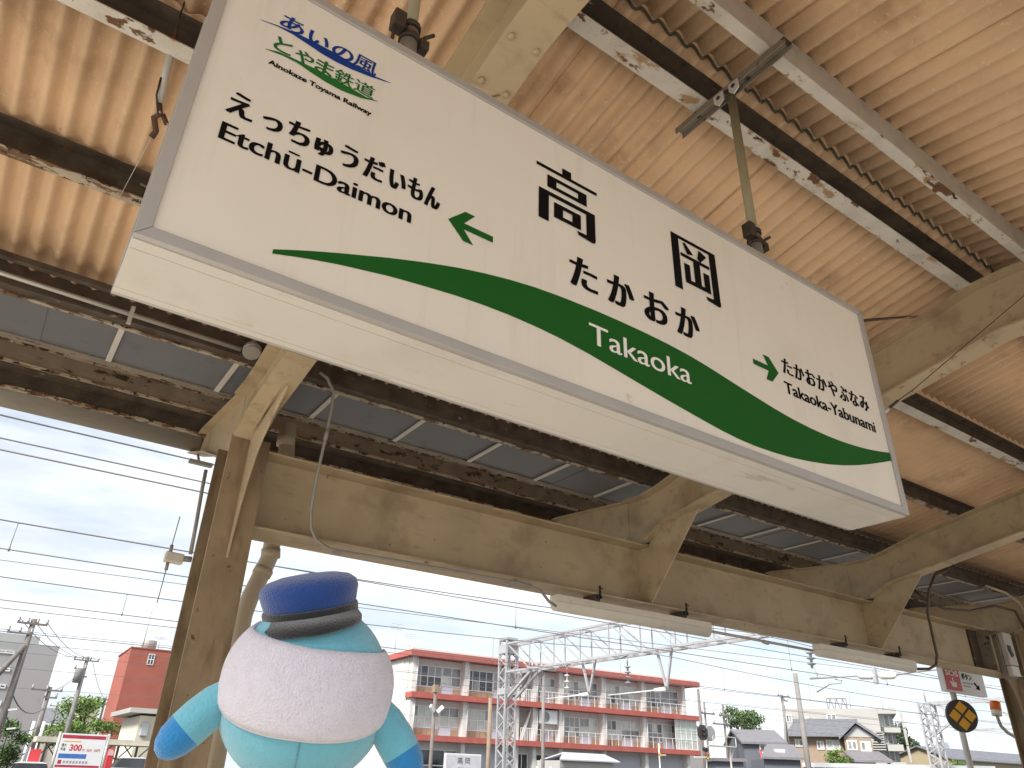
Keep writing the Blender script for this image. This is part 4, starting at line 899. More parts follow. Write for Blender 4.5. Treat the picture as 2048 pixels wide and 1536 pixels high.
t, p = pole('utility_pole', 'grey utility pole with crossarm and slanted brace beside the thick concrete pole', (1563, 1389), 44, r0=.15, r1=.10, arms=((.15, -.75, .9, 2), (.5, .05, .6, 1)))
MB().tube([(p.x+.0, 43.9, p.z-.9), (at(1568, 1536, Y=43.6).x, 43.6, TOWNZ)], .10, 8).build('brace_pole', M_pole, t)
pole('signal_mast', 'grey mast left of the round signal lamps', (1396, 1378), 36, base=RAILZ, r0=.10, r1=.09, m=M_dpole, cat='mast')
pole('wire_pole', 'thin dark pole right of the grey mast beside the signal', (1408, 1405), 44, r0=.09, r1=.07, m=M_dpole, arms=((.8, -.6, 1.0, 2),))
pole('wire_pole', 'thin dark pole left of the round green tree', (1445, 1409), 44, r0=.10, r1=.08, m=M_dpole, arms=((.85, -.7, .7, 2), (1.5, -1.5, .4, 2)))
pole('street_lamp', 'thin far street lamp right of the white apartment building', (1822, 1490), 80, r0=.05, r1=.04, m=M_dpole, cat='street lamp')
p = at(1822, 1490, Y=80); MB().tube([p, p+Vector((.25, 0, .35)), p+Vector((.8, 0, .55))], .05, 6).build('lamp_arm', M_galv, [o for o in bpy.data.objects if o.name.startswith('street_lamp')][0])
t, p = pole('red_banner_pole', 'slim red pole in front of the slate blue house', (1521, 1498), 42, r0=.07, r1=.07, m=mat('red_pole', (.5, .06, .07), .6), cat='pole')

# ---------------------------------------------------------------- lattice gantries
def lattice(mb, a, b, w, n, ax, ay, r=.035):       # square lattice between a and b with half widths
    a = Vector(a); b = Vector(b); ax = Vector(ax)*w; ay = Vector(ay)*w
    cs = [ax+ay, ax-ay, -ax-ay, -ax+ay]
    for c in cs: mb.bar(a+c, b+c, r*2.2, r*2.2)
    for k in range(n):
        p, q = a+(b-a)*k/n, a+(b-a)*(k+1)/n
        for i in range(4):
            c0, c1 = cs[i], cs[(i+1) % 4]
            if k % 2: mb.bar(p+c0, q+c1, r*1.3, r*1.3)
            else: mb.bar(p+c1, q+c0, r*1.3, r*1.3)
    return mb
GX = 18.8
gn = thing('catenary_gantry', 'grey lattice catenary gantry with its mast in front of the school', 'gantry', (GX, 27.4, RAILZ))
lattice(MB(), (GX, 27.4, RAILZ), (GX, 27.4, 5.15), .26, 22, (1, 0, 0), (0, 1, 0), .032).build('lattice_mast', M_galv, gn)
MB().box(GX-.30, 27.1, 4.62, GX+.30, 27.7, 4.98).build('mast_plate', M_galv, gn)
MB().box(GX-.30, 27.1, 3.0, GX+.30, 27.7, 3.25).build('mast_plate', M_galv, gn)
MB().prism([(GX-.30, 27.1, 5.15), (GX+.30, 27.1, 5.15), (GX+.30, 27.7, 5.15), (GX-.30, 27.7, 5.15)], (0, 0, .12)).build('mast_cap', M_galv, gn)
TB, TT = 3.86, 4.98
def truss(mb, x, y0, y1, zb, zt, w, n):
    for sx_ in (-w, w):
        mb.bar((x+sx_, y0, zt), (x+sx_, y1, zt), .075, .075).bar((x+sx_, y0, zb), (x+sx_, y1, zb), .075, .075)
        for k in range(n+1):
            y = y0+(y1-y0)*k/n; mb.bar((x+sx_, y, zb), (x+sx_, y, zt), .04)
            if k < n:
                y2 = y0+(y1-y0)*(k+1)/n
                mb.bar((x+sx_, y, zt), (x+sx_, y2, zb), .045) if k % 2 == 0 else mb.bar((x+sx_, y, zt), (x+sx_, y2, zb), .045)
    for k in range(n+1):
        y = y0+(y1-y0)*k/n
        mb.bar((x-w, y, zt), (x+w, y, zt), .05).bar((x-w, y, zb), (x+w, y, zb), .05)
        if k < n:
            y2 = y0+(y1-y0)*(k+1)/n
            mb.bar((x-w, y, zt), (x+w, y2, zt), .04).bar((x-w, y, zb), (x+w, y2, zb), .04)
    return mb
truss(MB(), GX, 27.05, 7.85, TB, TT, .28, 12).build('truss_beam', M_galv, gn)
MB().bar((GX-.2, 27.0, 2.9), (GX-.2, 25.4, TB-.05), .09).bar((GX+.2, 27.0, 2.9), (GX+.2, 25.4, TB-.05), .09).bar((GX, 26.4, 3.25), (GX, 26.4, TB), .06).build('knee_brace', M_galv, gn)
lattice(MB(), (GX, 7.62, -ZO), (GX, 7.62, 5.1), .20, 18, (1, 0, 0), (0, 1, 0), .03).build('lattice_mast', M_galv, gn)
# drop arms, insulators and cantilever arms on the gantry
def vhang(y, zlow, wd):
    MB().bar((GX-.05, y-wd, TB), (GX-.05, y, zlow), .07).bar((GX-.05, y+wd, TB), (GX-.05, y, zlow), .07).build('drop_arm', M_galv, gn)
va_ = at(1181, 1388, X=GX); vb_ = at(1336, 1378, X=GX)
vhang(va_.y, va_.z, .38); vhang(vb_.y, vb_.z, .34)
def ins_stack(p, n, s, m, parent):
    b = MB()
    for k in range(n): b.lathe((p.x, p.y, p.z-k*s), (0, 0, -1), [(0, .02), (.02, .11), (.05, .10), (.06, .04), (s, .03)], 10)
    return b.build('insulator', m, parent)
ia = at(1134, 1349, X=GX); ib = at(1255, 1332, X=GX)
MB().bar((GX, ia.y-.18, TB), (GX, ia.y-.18, ia.z+.35), .05).bar((GX, ia.y+.18, TB), (GX, ia.y+.18, ia.z+.35), .05).bar((GX, ia.y-.2, ia.z+.35), (GX, ia.y+.2, ia.z+.35), .06).tube([(GX, ia.y, ia.z+.35), (GX, ia.y, ia.z)], .025, 6).build('insulator_hanger', M_galv, gn)
ins_stack(ia, 3, .22, M_ins, gn)
MB().bar((GX, ib.y-.3, TB), (GX, ib.y-.3, ib.z+.3), .05).bar((GX, ib.y+.3, TB), (GX, ib.y+.3, ib.z+.3), .05).bar((GX, ib.y-.34, ib.z+.3), (GX, ib.y+.34, ib.z+.3), .07).tube([(GX, ib.y, ib.z+.3), (GX, ib.y, ib.z)], .025, 6).build('insulator_hanger', M_galv, gn)
ins_stack(ib, 4, .17, M_insd, gn)
for v, dy in ((va_, 2.6), (vb_, 2.9)):
    MB().tube([(GX, v.y, v.z), (GX, v.y+dy, v.z-.02)], .022, 6).tube([(GX, v.y+.15, v.z), (GX, v.y+.6, v.z-.01)], .07, 8).build('pull_off_arm', M_wfr, gn)
# a plainer gantry farther along
G2 = 53.2
g2 = thing('catenary_gantry', 'lattice mast with a plain beam left of the yellow diamond disc', 'gantry', (G2, 28, RAILZ))
lattice(MB(), (G2, 28, RAILZ), (G2, 28, 5.1), .36, 20, (1, 0, 0), (0, 1, 0), .05).build('lattice_mast', M_galv, g2)
MB().bar((G2, 28, 5.05), (G2, 9, 5.05), .22).bar((G2, 28, 3.1), (G2, 26.6, 3.9), .14).bar((G2, 27.4, 5.0), (G2, 25.2, 3.5), .14).bar((G2, 24.2, 5.0), (G2, 22.2, 3.4), .14).bar((G2, 26.6, 3.4), (G2, 10, 3.4), .12).build('beam', M_galv, g2)
MB().tube([(G2, 28, 5.1), (G2, 28, 6.3)], .05, 6).build('mast_spike', M_galv, g2)
# cantilever arm with insulators at upper right
cq = thing('bracket_arm', 'pipe bracket arm with two pale insulators near the farther lamp', 'bracket arm', at(1720, 1352, X=GX+6))
XX = GX+6
def A(x, y): return at(x, y, X=XX)
MB().tube([A(1620, 1357), A(1715, 1351)], .035, 8).build('arm_tube', M_galv, cq)
MB().lathe(A(1715, 1351), A(1748, 1351)-A(1715, 1351), [(0, .06), (.12, .13), (.5, .13), (.62, .05)], 10).build('insulator', M_ins, cq)
MB().lathe(A(1757, 1351), A(1790, 1350)-A(1757, 1351), [(0, .06), (.12, .13), (.5, .13), (.62, .05)], 10).build('insulator', M_ins, cq)
MB().bar(A(1747, 1335), A(1753, 1368), .12).build('hanger_bar', M_galv, cq)
MB().tube([A(1788, 1350), A(1830, 1343), A(1880, 1338), A(1960, 1333)], .035, 8).build('arm_tube', M_galv, cq)
MB().tube([A(1670, 1358), A(1684, 1361), A(1682, 1366), A(1660, 1368), A(1634, 1384)], .025, 6).build('steady_arm', M_galv, cq)
MB().tube([A(1626, 1334), A(1636, 1352)], .02, 6).build('arm_link', M_galv, cq)
p = A(1620, 1303); b = MB()
for k in range(3):
    c = A(1620+k*1.5, 1303+k*11); b.lathe(c, A(1621.5, 1314)-A(1620, 1303), [(0, .03), (.03, .16), (.06, .15), (.10, .05), (.2, .04)], 10)
b.build('insulator', M_insd, cq)

# ---------------------------------------------------------------- overhead wires
def wire(label, pts, r=.012, group='overhead wires'):
    return tag(MB().tube(pts, r, 5).build('overhead_wire', M_wire), label, 'wire', group)
def cat_wire(y, zc, zm, name, r=.0105, ph=0, step=5.0):
    wire('lower contact wire of the %s track' % name, [(-60, y, zc), (160, y, zc)], r)
    pts = []; n = 110
    for i in range(n+1):
        x = -60+220*i/n; s = ((x-GX) % 34.4)/34.4; pts.append(Vector((x, y, zm+.45*(2*s-1)**2)))
    wire('sagging carrier wire above the %s track' % name, pts, r)
    x = -58+ph
    d = None
    b = MB()
    while x < 158:
        s = ((x-GX) % 34.4)/34.4; zz = zm+.45*(2*s-1)**2
        b.tube([(x, y, zc), (x, y, zz)], .006, 4).tube([(x, y, zc-.03), (x, y, zc+.05)], .014, 5)
        x += step
    o = b.build('dropper', M_wire, bpy.data.objects[[q.name for q in bpy.data.objects if q.get('label') == 'sagging carrier wire above the %s track' % name][0]])
    return o
cat_wire(9.4, 3.02, 3.40, 'nearest', ph=1.2)
cat_wire(14.3, 3.01, 3.45, 'second', ph=3.0)
cat_wire(19.0, 2.97, 3.42, 'third', ph=.5)
wire('feeder wire between the nearest and second tracks', [(-60, 12.0, 4.02), (GX, 12.0, 4.02), (160, 12.0, 4.0)], .012)
wire('feeder wire over the second track', [(-60, 16.6, 4.0), (160, 16.6, 4.05)], .012)
wire('thin cross wire drifting from the third track to the second', [(-20, 21, 3.85), (7.5, 18.2, 3.72), (30, 15, 3.66), (60, 12, 3.62)], .008)
for k, (y, z) in enumerate(((24, 2.98), (24, 3.55), (36, 4.55), (36, 4.1), (44, 4.6), (44, 3.9), (52, 3.6))):
    wire('%s of the thin far wires before the houses' % ['first', 'second', 'third', 'fourth', 'fifth', 'sixth', 'seventh'][k], [(-80, y, z+.6), (0, y, z), (60, y, z+.3), (160, y, z-.3)], .010)
def span(a, b, label, sag=.4, r=.015):
    a, b = Vector(a), Vector(b); wire(label, [a+(b-a)*k/8-Vector((0, 0, sag*4*(k/8)*(1-k/8))) for k in range(9)], r, 'utility pole wires')
for k, dx in enumerate((-.6, .0, .55)):
    span(p1+Vector((dx, 0, -.05)), p2+Vector((dx, 0, -.1)), '%s service wire between the two tallest left poles' % ['left', 'middle', 'right'][k], .5, .018)
span(p1+Vector((0, 0, -3.4)), p3+Vector((0, 0, -1.2)), 'thick cable sagging from the far left pole to the guard tubed pole', .6, .035)
span(p1+Vector((0, 0, -4.4)), p3+Vector((0, 0, -2.2)), 'lower thick cable sagging from the far left pole', .5, .035)
span(p2+Vector((.4, 0, -.3)), at(215, 1402, Y=105), 'wire from the transformer pole to the distant thin pole', .5, .02)
span(p3+Vector((-.5, 0, -.2)), p2+Vector((-.5, 0, -1.5)), 'wire rising from the guard tubed pole to the transformer pole', .4, .02)

# ---------------------------------------------------------------- signs and small things in the yard
M_sred = mat('sign_red', (.56, .045, .055), .5, var=.04)
M_yel = mat('diamond_yellow', (.72, .36, .015), .5, var=.06)
M_dk = mat('disc_dark', (.045, .040, .036), .6, var=.1)
M_org = mat('beacon_orange', (.75, .17, .01), .35, var=.05)
M_gry = mat('sign_grey', (.30, .30, .32), .6, var=.05)
SY = 7.0
sos = thing('emergency_button_sign', 'red and white SOS push button sign above the yellow diamond disc', 'sign', at(1905, 1380, Y=SY))
u0, u1 = at(1886, 1345, Y=SY), at(1972, 1352, Y=SY); zb, zt = at(1900, 1383, Y=SY).z, at(1890, 1330, Y=SY).z
xs0, xs1 = at(1889, 1360, Y=SY).x, at(1968, 1360, Y=SY).x
MB().box(xs0, SY, zb, xs1-.02, SY+.10, zt).build('sign_box', M_wfr, sos, bevel=.006)
xm = at(1921, 1360, Y=SY).x; ww = xm-xs0; hh = zt-zb
def Q(u, v, d=0): return Vector((xs0+u, SY-.002-d, zb+v))
MB().poly([Q(.02, .03), Q(ww-.01, .03), Q(ww-.01, hh-.03), Q(.02, hh-.03)]).build('red_panel', M_sred, sos)
text_mb('SOS', .07, ww-.06, hh*.62, hh*.83, Q, .004, .02, depth=.002).build('lettering', M_wht, sos)
hx = ww*.5
MB().poly([Q(hx-.02, hh*.56, .002), Q(hx-.02, hh*.36, .002), Q(hx-.09, hh*.42, .002), Q(hx-.11, hh*.38, .002), Q(hx-.05, hh*.20, .002), Q(hx+.09, hh*.20, .002), Q(hx+.11, hh*.38, .002), Q(hx+.02, hh*.40, .002), Q(hx+.02, hh*.56, .002)]).build('hand_symbol', M_wht, sos)
text_mb('ボタン', ww+.05, ww+.42, hh*.56, hh*.80, Q, .003, .02, depth=.001).build('lettering', M_ink, sos)
for v, l in ((.40, .36), (.28, .26)): MB().poly([Q(ww+.06, hh*v, .001), Q(ww+.06+l, hh*v, .001), Q(ww+.06+l, hh*(v+.05), .001), Q(ww+.06, hh*(v+.05), .001)]).build('small_print', M_gry, sos)
ax_ = ww+.56
MB().poly([Q(ax_-.12, hh*.46, .001), Q(ax_-.03, hh*.34, .001), Q(ax_-.08, hh*.26, .001), Q(ax_+.07, hh*.22, .001), Q(ax_+.07, hh*.42, .001), Q(ax_+.02, hh*.38, .001), Q(ax_-.07, hh*.52, .001)]).build('arrow', M_ink, sos)
pm = at(1915, 1400, Y=SY)
MB().tube([(pm.x, SY+.05, zb), (pm.x, SY+.05, -ZO)], .05, 10).build('post', M_strap, sos)
dc = at(1922, 1432, Y=SY-.08)
dd = thing('diamond_disc', 'round dark disc with four yellow diamonds under the SOS sign', 'sign', dc-Vector((0, 0, .3)))
dn = Vector((-.72, -1, 0)).normalized(); dr = Vector((1, -.72, 0)).normalized(); RD_ = .255
MB().lathe(dc+dn*0, dn, [(0, RD_), (.05, RD_), (.056, RD_-.012)], 32).build('disc', M_dk, dd)
MB().lathe(dc-dn*.03, dn, [(0, RD_-.02), (.029, RD_+.008)], 32).build('disc_rim', M_strap, dd)
for ang in (0, 90, 180, 270):
    c = dc+dn*.0575+dr*(math.cos(R(ang))*.128)+Vector((0, 0, math.sin(R(ang))*.128)); s = .104
    MB().prism([c+dr*s, c+Vector((0, 0, s)), c-dr*s, c-Vector((0, 0, s))], dn*.006).build('yellow_diamond', M_yel, dd, bevel=.004)
bc = at(1990, 1418, Y=SY)
bcn = thing('warning_beacon', 'orange warning beacon on a bent grey pipe near the right column', 'beacon', bc-Vector((0, 0, .15)))
b0 = at(1994, 1431, Y=SY); b1 = at(1990, 1408, Y=SY)
MB().lathe(b0, b1-b0, [(0, .085), (.09, .085)], 14).build('beacon_base', M_lamp, bcn)
MB().lathe(b0+(b1-b0).normalized()*.09, b1-b0, [(0, .09), (.14, .088), (.155, .07), (.158, 0)], 14).build('beacon_lens', M_org, bcn)
MB().tube([b0, at(1997, 1440, Y=SY), at(2002, 1452, Y=SY), at(2015, 1465, Y=SY), at(2032, 1475, Y=SY), at(2060, 1482, Y=SY)], .03, 8).build('bent_pipe', M_gcond, bcn)
# signal lamps
sy_ = 34.0
sn = thing('railway_signal', 'round black railway signal lamps on a mast with ladder platform', 'signal', (at(1412, 1536, Y=sy_).x, sy_, RAILZ))
c1 = at(1406, 1465, Y=sy_-.3); c2 = at(1421, 1467, Y=sy_)
oct_ = lambda c, r_: [Vector((c.x+r_*math.cos(R(22.5+45*k)), c.y, c.z+r_*math.sin(R(22.5+45*k)))) for k in range(8)]
MB().prism(oct_(c1, .46), (0, .06, 0)).build('signal_board', M_dk, sn)
MB().prism(oct_(c2, .46), (0, .06, 0)).build('signal_board', M_gry, sn)
for v in (.12, -.12): MB().tube([Vector((c1.x, c1.y, c1.z+v)), Vector((c1.x, c1.y-.2, c1.z+v-.02))], .085, 10).build('lamp_hood', M_black, sn)
MB().tube([(at(1412, 1536, Y=sy_).x, sy_+.2, RAILZ), (at(1412, 1536, Y=sy_).x-.02, sy_+.2, c1.z+.4)], .075, 8).build('mast', M_dpole, sn)
pf0, pf1 = at(1422, 1490, Y=sy_), at(1467, 1488, Y=sy_)
MB().box(pf0.x, sy_-.2, pf0.z-.06, pf1.x, sy_+.4, pf0.z).bar((pf0.x, sy_-.2, pf0.z+.5), (pf1.x, sy_-.2, pf0.z+.5), .04).bar((pf1.x, sy_-.2, pf0.z), (pf1.x, sy_-.2, pf0.z+.52), .04).bar((pf0.x, sy_-.2, pf0.z), (pf0.x, sy_-.2, pf0.z+.52), .04).bar((pf1.x-.4, sy_, pf0.z-.9), (pf1.x-.05, sy_, pf0.z-.06), .05).bar((pf1.x-.4, sy_, RAILZ), (pf1.x-.4, sy_, pf0.z-.06), .08).build('service_platform', M_strap, sn)
cl = at(1408, 1498, Y=sy_-.2); MB().tube([cl, cl+Vector((-.12, -.3, -.06))], .12, 10).build('shunt_lamp', M_black, sn)
dc2 = at(1415, 1514, Y=sy_-.3)
cd = thing('crossing_marker', 'small yellow and black disc with white arm below the railway signal', 'marker', dc2-Vector((0, 0, .12)))
MB().lathe(dc2, (-.6, -1, 0), [(0, .14), (.03, .14)], 16).build('disc', M_dk, cd)
for ang in (0, 90, 180, 270):
    c = dc2+Vector((-.6, -1, 0)).normalized()*.032+dr*(math.cos(R(ang))*.075)+Vector((0, 0, math.sin(R(ang))*.075)); s = .06
    MB().prism([c+dr*s, c+Vector((0, 0, s)), c-dr*s, c-Vector((0, 0, s))], dn*.004).build('yellow_diamond', M_yel, cd)
MB().bar(dc2+Vector((-.12, 0, -.01)), at(1389, 1514, Y=sy_-.3), .06).bar(dc2+Vector((0, .06, .05)), Vector((dc2.x, sy_+.2, RAILZ)), .05).build('arm', M_wfr, cd)
q = at(1318, 1500, Y=30); cm = thing('crossing_marker', 'slim white post with a yellow marker in front of the school shutters', 'marker', (q.x, 30, RAILZ))
MB().tube([(q.x, 30, RAILZ), (q.x, 30, at(1318, 1487, Y=30).z)], .03, 6).bar((q.x, 30, q.z-.22), (q.x+.45, 30, q.z-.22), .05).build('post', M_wfr, cm)
MB().lathe((q.x, 29.95, q.z-.22), (0, -1, 0), [(0, .09), (.02, .09)], 12).build('disc', M_yel, cm)
# station board on the opposite platform
by = 27.0
l, r_ = at(892, 1506, Y=by), at(963, 1507, Y=by)
bo = thing('platform_name_board', 'white and blue station name board on the opposite platform', 'sign', ((l.x+r_.x)/2, by, RAILZ))
zt = l.z; zb = zt-1.15; bw = r_.x-l.x
def B_(u, v, d=0): return Vector((l.x+u, by-.002-d, zb+v))
MB().box(l.x, by, zb, r_.x, by+.12, zt).build('board', M_wfr, bo, bevel=.01)
MB().poly([B_(.03, .06), B_(bw-.03, .06), B_(bw-.03, .56), B_(.03, .56)]).build('blue_band', mat('board_blue', (.03, .08, .42), .5), bo)
MB().poly([B_(.03, .565), B_(bw-.03, .565), B_(bw-.03, 1.10), B_(.03, 1.10)]).build('grey_panel', mat('board_grey', (.52, .53, .58), .6), bo)
text_mb('高 岡', bw*.33, bw*.68, .80, 1.03, B_, 0, .0, depth=.003).build('lettering', M_ink, bo)
text_mb('Takaoka', bw*.36, bw*.66, .62, .69, B_, .0, .0, depth=.003).build('lettering', M_ink, bo)
for x in (l.x+.15, r_.x-.15): MB().tube([(x, by+.06, RAILZ), (x, by+.06, zb)], .04, 8).build('post', M_pipe, bo)
# little white shed
yy = 40; a, b = at(1112, 1516, Y=yy), at(1225, 1519, Y=yy)
w_ = thing('white_shed', 'small white clapboard hut with pale gabled roof before the school', 'shed', ((a.x+b.x)/2, yy, TOWNZ))
xa, xb = a.x+.3, b.x; ze_ = a.z-.1
MB().box(xa, yy, TOWNZ, xb, yy+2.4, ze_-.02).prism([(xb-.1, yy, ze_-.02), (xb-.1, yy+2.4, ze_-.02), (xb-.1, yy+1.2, ze_+.3)], (.1, 0, 0)).build('wall', M_wblk, w_)
for k in range(4): MB().box(xa-.02, yy-.025, ze_-1.45+k*.35, xb+.02, yy-.001, ze_-1.12+k*.35).build('clapboard', M_wblk, w_)
zr = ze_+.42
MB().prism([(xa-.3, yy-.35, ze_-.02), (xb+.35, yy-.35, ze_-.02), (xb+.35, yy+1.2, zr), (xa+1.2, yy+1.2, zr)], (0, 0, .07)).build('roof', M_shut, w_)
MB().prism([(xa+1.2, yy+1.2, zr), (xb+.35, yy+1.2, zr), (xb+.35, yy+2.8, ze_-.02), (xa+.6, yy+2.8, ze_-.02)], (0, 0, .07)).build('roof', M_shut, w_)
# parking sign
py_ = 44
a, b, c = at(127, 1468, Y=py_), at(214, 1470, Y=py_), at(112, 1534, Y=py_)
pw, ph_ = b.x-a.x, a.z-c.z
ps = thing('parking_sign', 'white parking price sign with red header reading 300', 'sign', ((a.x+b.x)/2, py_, TOWNZ))
def K(u, v, d=0): return Vector((a.x+u*pw, py_-.002-d, c.z+v*ph_))
MB().box(a.x-.05, py_, c.z-.05, b.x+.05, py_+.12, a.z+.05).build('board', M_wfr, ps)
def kp(name, u0, v0, u1, v1, m, d=0): return MB().poly([K(u0, v0, d), K(u1, v0, d), K(u1, v1, d), K(u0, v1, d)]).build(name, m, ps)
M_head = mat('parking_red', (.40, .03, .06), .5); M_pb = mat('parking_blue', (.05, .15, .45), .5)
kp('header', 0, .875, 1, .985, M_head); kp('blue_band', .02, .27, .65, .41, M_pb); kp('footer', 0, 0, 1, .07, M_head)
text_mb('300', .22, .50, .50, .70, K, .0, .03, depth=.003).build('lettering', M_sred, ps)
text_mb('最大', .03, .14, .62, .72, K, 0, .01, depth=.003).build('lettering', M_ink, ps)
text_mb('料金', .03, .14, .50, .60, K, 0, .01, depth=.003).build('lettering', M_ink, ps)
text_mb('円', .52, .57, .50, .57, K, 0, .01, depth=.003).build('lettering', M_sred, ps)
text_mb('30分', .62, .74, .49, .58, K, 0, .01, depth=.003).build('lettering', M_sred, ps)
text_mb('100円', .79, .93, .49, .58, K, 0, .01, depth=.003).build('lettering', M_sred, ps)
kp('yellow_line', .05, .77, .45, .80, M_yel)
for k in range(8): kp('small_print', .16+k*.072, .12, .205+k*.072, .20, M_gry, .001)
kp('parking_mark', .04, .10, .12, .22, M_head, .001)
for x in (a.x-.12, b.x+.12): MB().tube([(x, py_+.06, TOWNZ), (x, py_+.06, a.z+.1)], .06, 8).build('post', M_pipe, ps)
# vehicles and clutter in the car park
def car(name, label, x, y, z, m, roofz, ln=3.6):
    t = thing(name, label, 'car', (x+ln/2, y, z)); h = roofz-z
    side = [(0, .32), (.02, .62), (.22, .66), (.32, .95), (.40, 1.0), (.78, 1.0), (.88, .93), (.97, .64), (1, .58), (1, .3)]
    MB().prism([(x+u*ln, y, z+v*h) for u, v in side[:3]]+[(x+u*ln, y, z+v*h) for u, v in ((.95, .66), (1, .58), (1, .3))], (0, 1.6, 0)).build('body', m, t, bevel=.05)
    MB().prism([(x+u*ln, y+.10, z+v*h) for u, v in ((.22, .662), (.33, .955), (.86, .955), (.95, .662))], (0, 1.4, 0)).build('cabin_glass', M_gd, t, bevel=.03)
    MB().prism([(x+u*ln, y+.08, z+v*h) for u, v in ((.315, .956), (.34, .985), (.42, 1.0), (.78, 1.0), (.87, .956))], (0, 1.44, 0)).build('roof', m, t, bevel=.02)
    for u in (.2, .8):
        for yy_ in (y-.02, y+1.45): MB().tube([(x+u*ln, yy_, z+.3), (x+u*ln, yy_+.18, z+.3)], .3, 14).build('wheel', M_black, t)
    return t
M_cw = mat('car_white', (.70, .71, .72), .25, var=.02, coat=.5); M_cr = mat('car_red', (.45, .02, .03), .25, var=.02, coat=.5)
p = at(8, 1522, Y=42); q = at(60, 1522, Y=42)
GZ = TOWNZ
car('parked_car', 'pale parked car below the dark tree at the bottom left', p.x-.2, 42, p.z-1.62, M_cw, p.z, max(2.2, q.x-p.x+.4))
p = at(222, 1513, Y=50); car('parked_car', 'white parked car right of the red panel by the parking sign', p.x-.3, 50, p.z-1.6, M_cw, p.z, 2.6)
p = at(205, 1496, Y=45); 
rp = thing('advertising_panel', 'red and white rounded advertising panel right of the parking sign', 'sign', (p.x+.4, 45, TOWNZ))
q0, q1 = at(213, 1536, Y=45), at(231, 1498, Y=45)
MB().prism([(q0.x-.1, 45.0, TOWNZ), (q1.x, 45.0, TOWNZ), (q1.x, 45.0, q1.z-.12), (q1.x-.12, 45.0, q1.z), (q0.x-.1, 45.0, q1.z)], (0, .25, 0)).build('panel', M_sred, rp, bevel=.02)
MB().prism([(q0.x-.1, 44.99, q1.z-.3), (q1.x-.03, 44.99, q1.z-.3), (q1.x-.03, 44.99, q1.z-.1), (q1.x-.14, 44.99, q1.z-.03), (q0.x-.1, 44.99, q1.z-.03)], (0, -.01, 0)).build('white_top', mat('panel_pink', (.75, .42, .44), .5), rp)
q = at(70, 1512, Y=43); rb_ = thing('red_banner', 'small red banner beside the parking sign', 'banner', (q.x, 43, TOWNZ))
MB().box(q.x-.24, 43, q.z-.75, q.x+.2, 43.02, q.z+.28).build('cloth', M_sred, rb_); MB().tube([(q.x-.27, 43.01, TOWNZ), (q.x-.27, 43.01, q.z+.35)], .02, 6).build('stick', M_wfr, rb_)

# ================================================================ PLUSH TOY (plain stand-in, no face or marks)
def fabric(name, col, bump=.35, sh=.5):
    m = mat(name, col, .95, var=.045, vscale=90, bump=bump, bscale=420, spec=.15)
    m.node_tree.nodes['Principled BSDF'].inputs['Sheen Weight'].default_value = sh
    m.node_tree.nodes['Principled BSDF'].inputs['Sheen Roughness'].default_value = .5
    return m
M_fl = fabric('plush_light_blue', (.14, .42, .54)); M_fd = fabric('plush_deep_blue', (.02, .20, .48)); M_fw = fabric('plush_white', (.66, .64, .74), .6)
M_fn = fabric('cap_navy', (.012, .05, .22)); M_fk = fabric('cap_black', (.02, .02, .023))
KD = .86
pc = ray(614, 1384)*KD
hf = Vector((pc.x, pc.y, 0)).normalized(); hr = Vector((hf.y, -hf.x, 0)); hu = Vector((0, 0, 1))
tilt = R(-4); hr2 = hr*math.cos(tilt)+hu*math.sin(tilt); hu2 = hu*math.cos(tilt)-hr*math.sin(tilt)
MF = Matrix(((hr2.x, hf.x, hu2.x, pc.x), (hr2.y, hf.y, hu2.y, pc.y), (hr2.z, hf.z, hu2.z, pc.z), (0, 0, 0, 1)))   # local: x right, y away, z up
BX, BY, BZ = .091, .080, .100
pl = thing('plush_toy', 'round light blue plush toy with white bib and navy cap', 'plush toy', (pc.x, pc.y, pc.z-BZ))
def brad(z):                                   # body half width factor by height
    zz = max(-1, min(1, z/BZ)); k = math.sqrt(max(0, 1-abs(zz)**2.3))
    return k*(1 if zz > 0 else 1+.05*math.sin(-zz*3.1))
b = MB(); nu, nv = 48, 36
for j in range(nv+1):
    z = BZ*math.cos(math.pi*j/nv)
    for i in range(nu):
        a = 2*math.pi*i/nu; b.v.append(Vector((BX*brad(z)*math.cos(a), BY*brad(z)*math.sin(a), z)))
for j in range(nv):
    for i in range(nu): b.f.append([j*nu+i, (j+1)*nu+i, (j+1)*nu+(i+1) % nu, j*nu+(i+1) % nu]); b.sm.append(True)
b.xf(MF).build('body', M_fl, pl)
b = MB(); nu, nv = 64, 16
def bib(a, s):                                 # a: -1..1 across the front, s: 0 top .. 1 bottom
    ang = a*R(94); top = .036+(.034 if a < 0 else .022)*abs(a)**1.6; bot = -.052+.052*abs(a)**2.4
    z = top+(bot-top)*s; k = brad(z)
    puff = 1.012+.07*max(0, math.sin(math.pi*s))**.5*(1-abs(a)**8*.8)
    return Vector((BX*k*math.sin(ang)*puff, -BY*k*math.cos(ang)*puff, z))
for i in range(nu+1):
    for j in range(nv+1): b.v.append(bib(-1+2*i/nu, j/nv))
for i in range(nu):
    for j in range(nv): b.f.append([i*(nv+1)+j, (i+1)*(nv+1)+j, (i+1)*(nv+1)+j+1, i*(nv+1)+j+1]); b.sm.append(True)
o = b.xf(MF).build('bib', M_fw, pl); m = o.modifiers.new('pad', 'SOLIDIFY'); m.thickness = .006; m.offset = 0
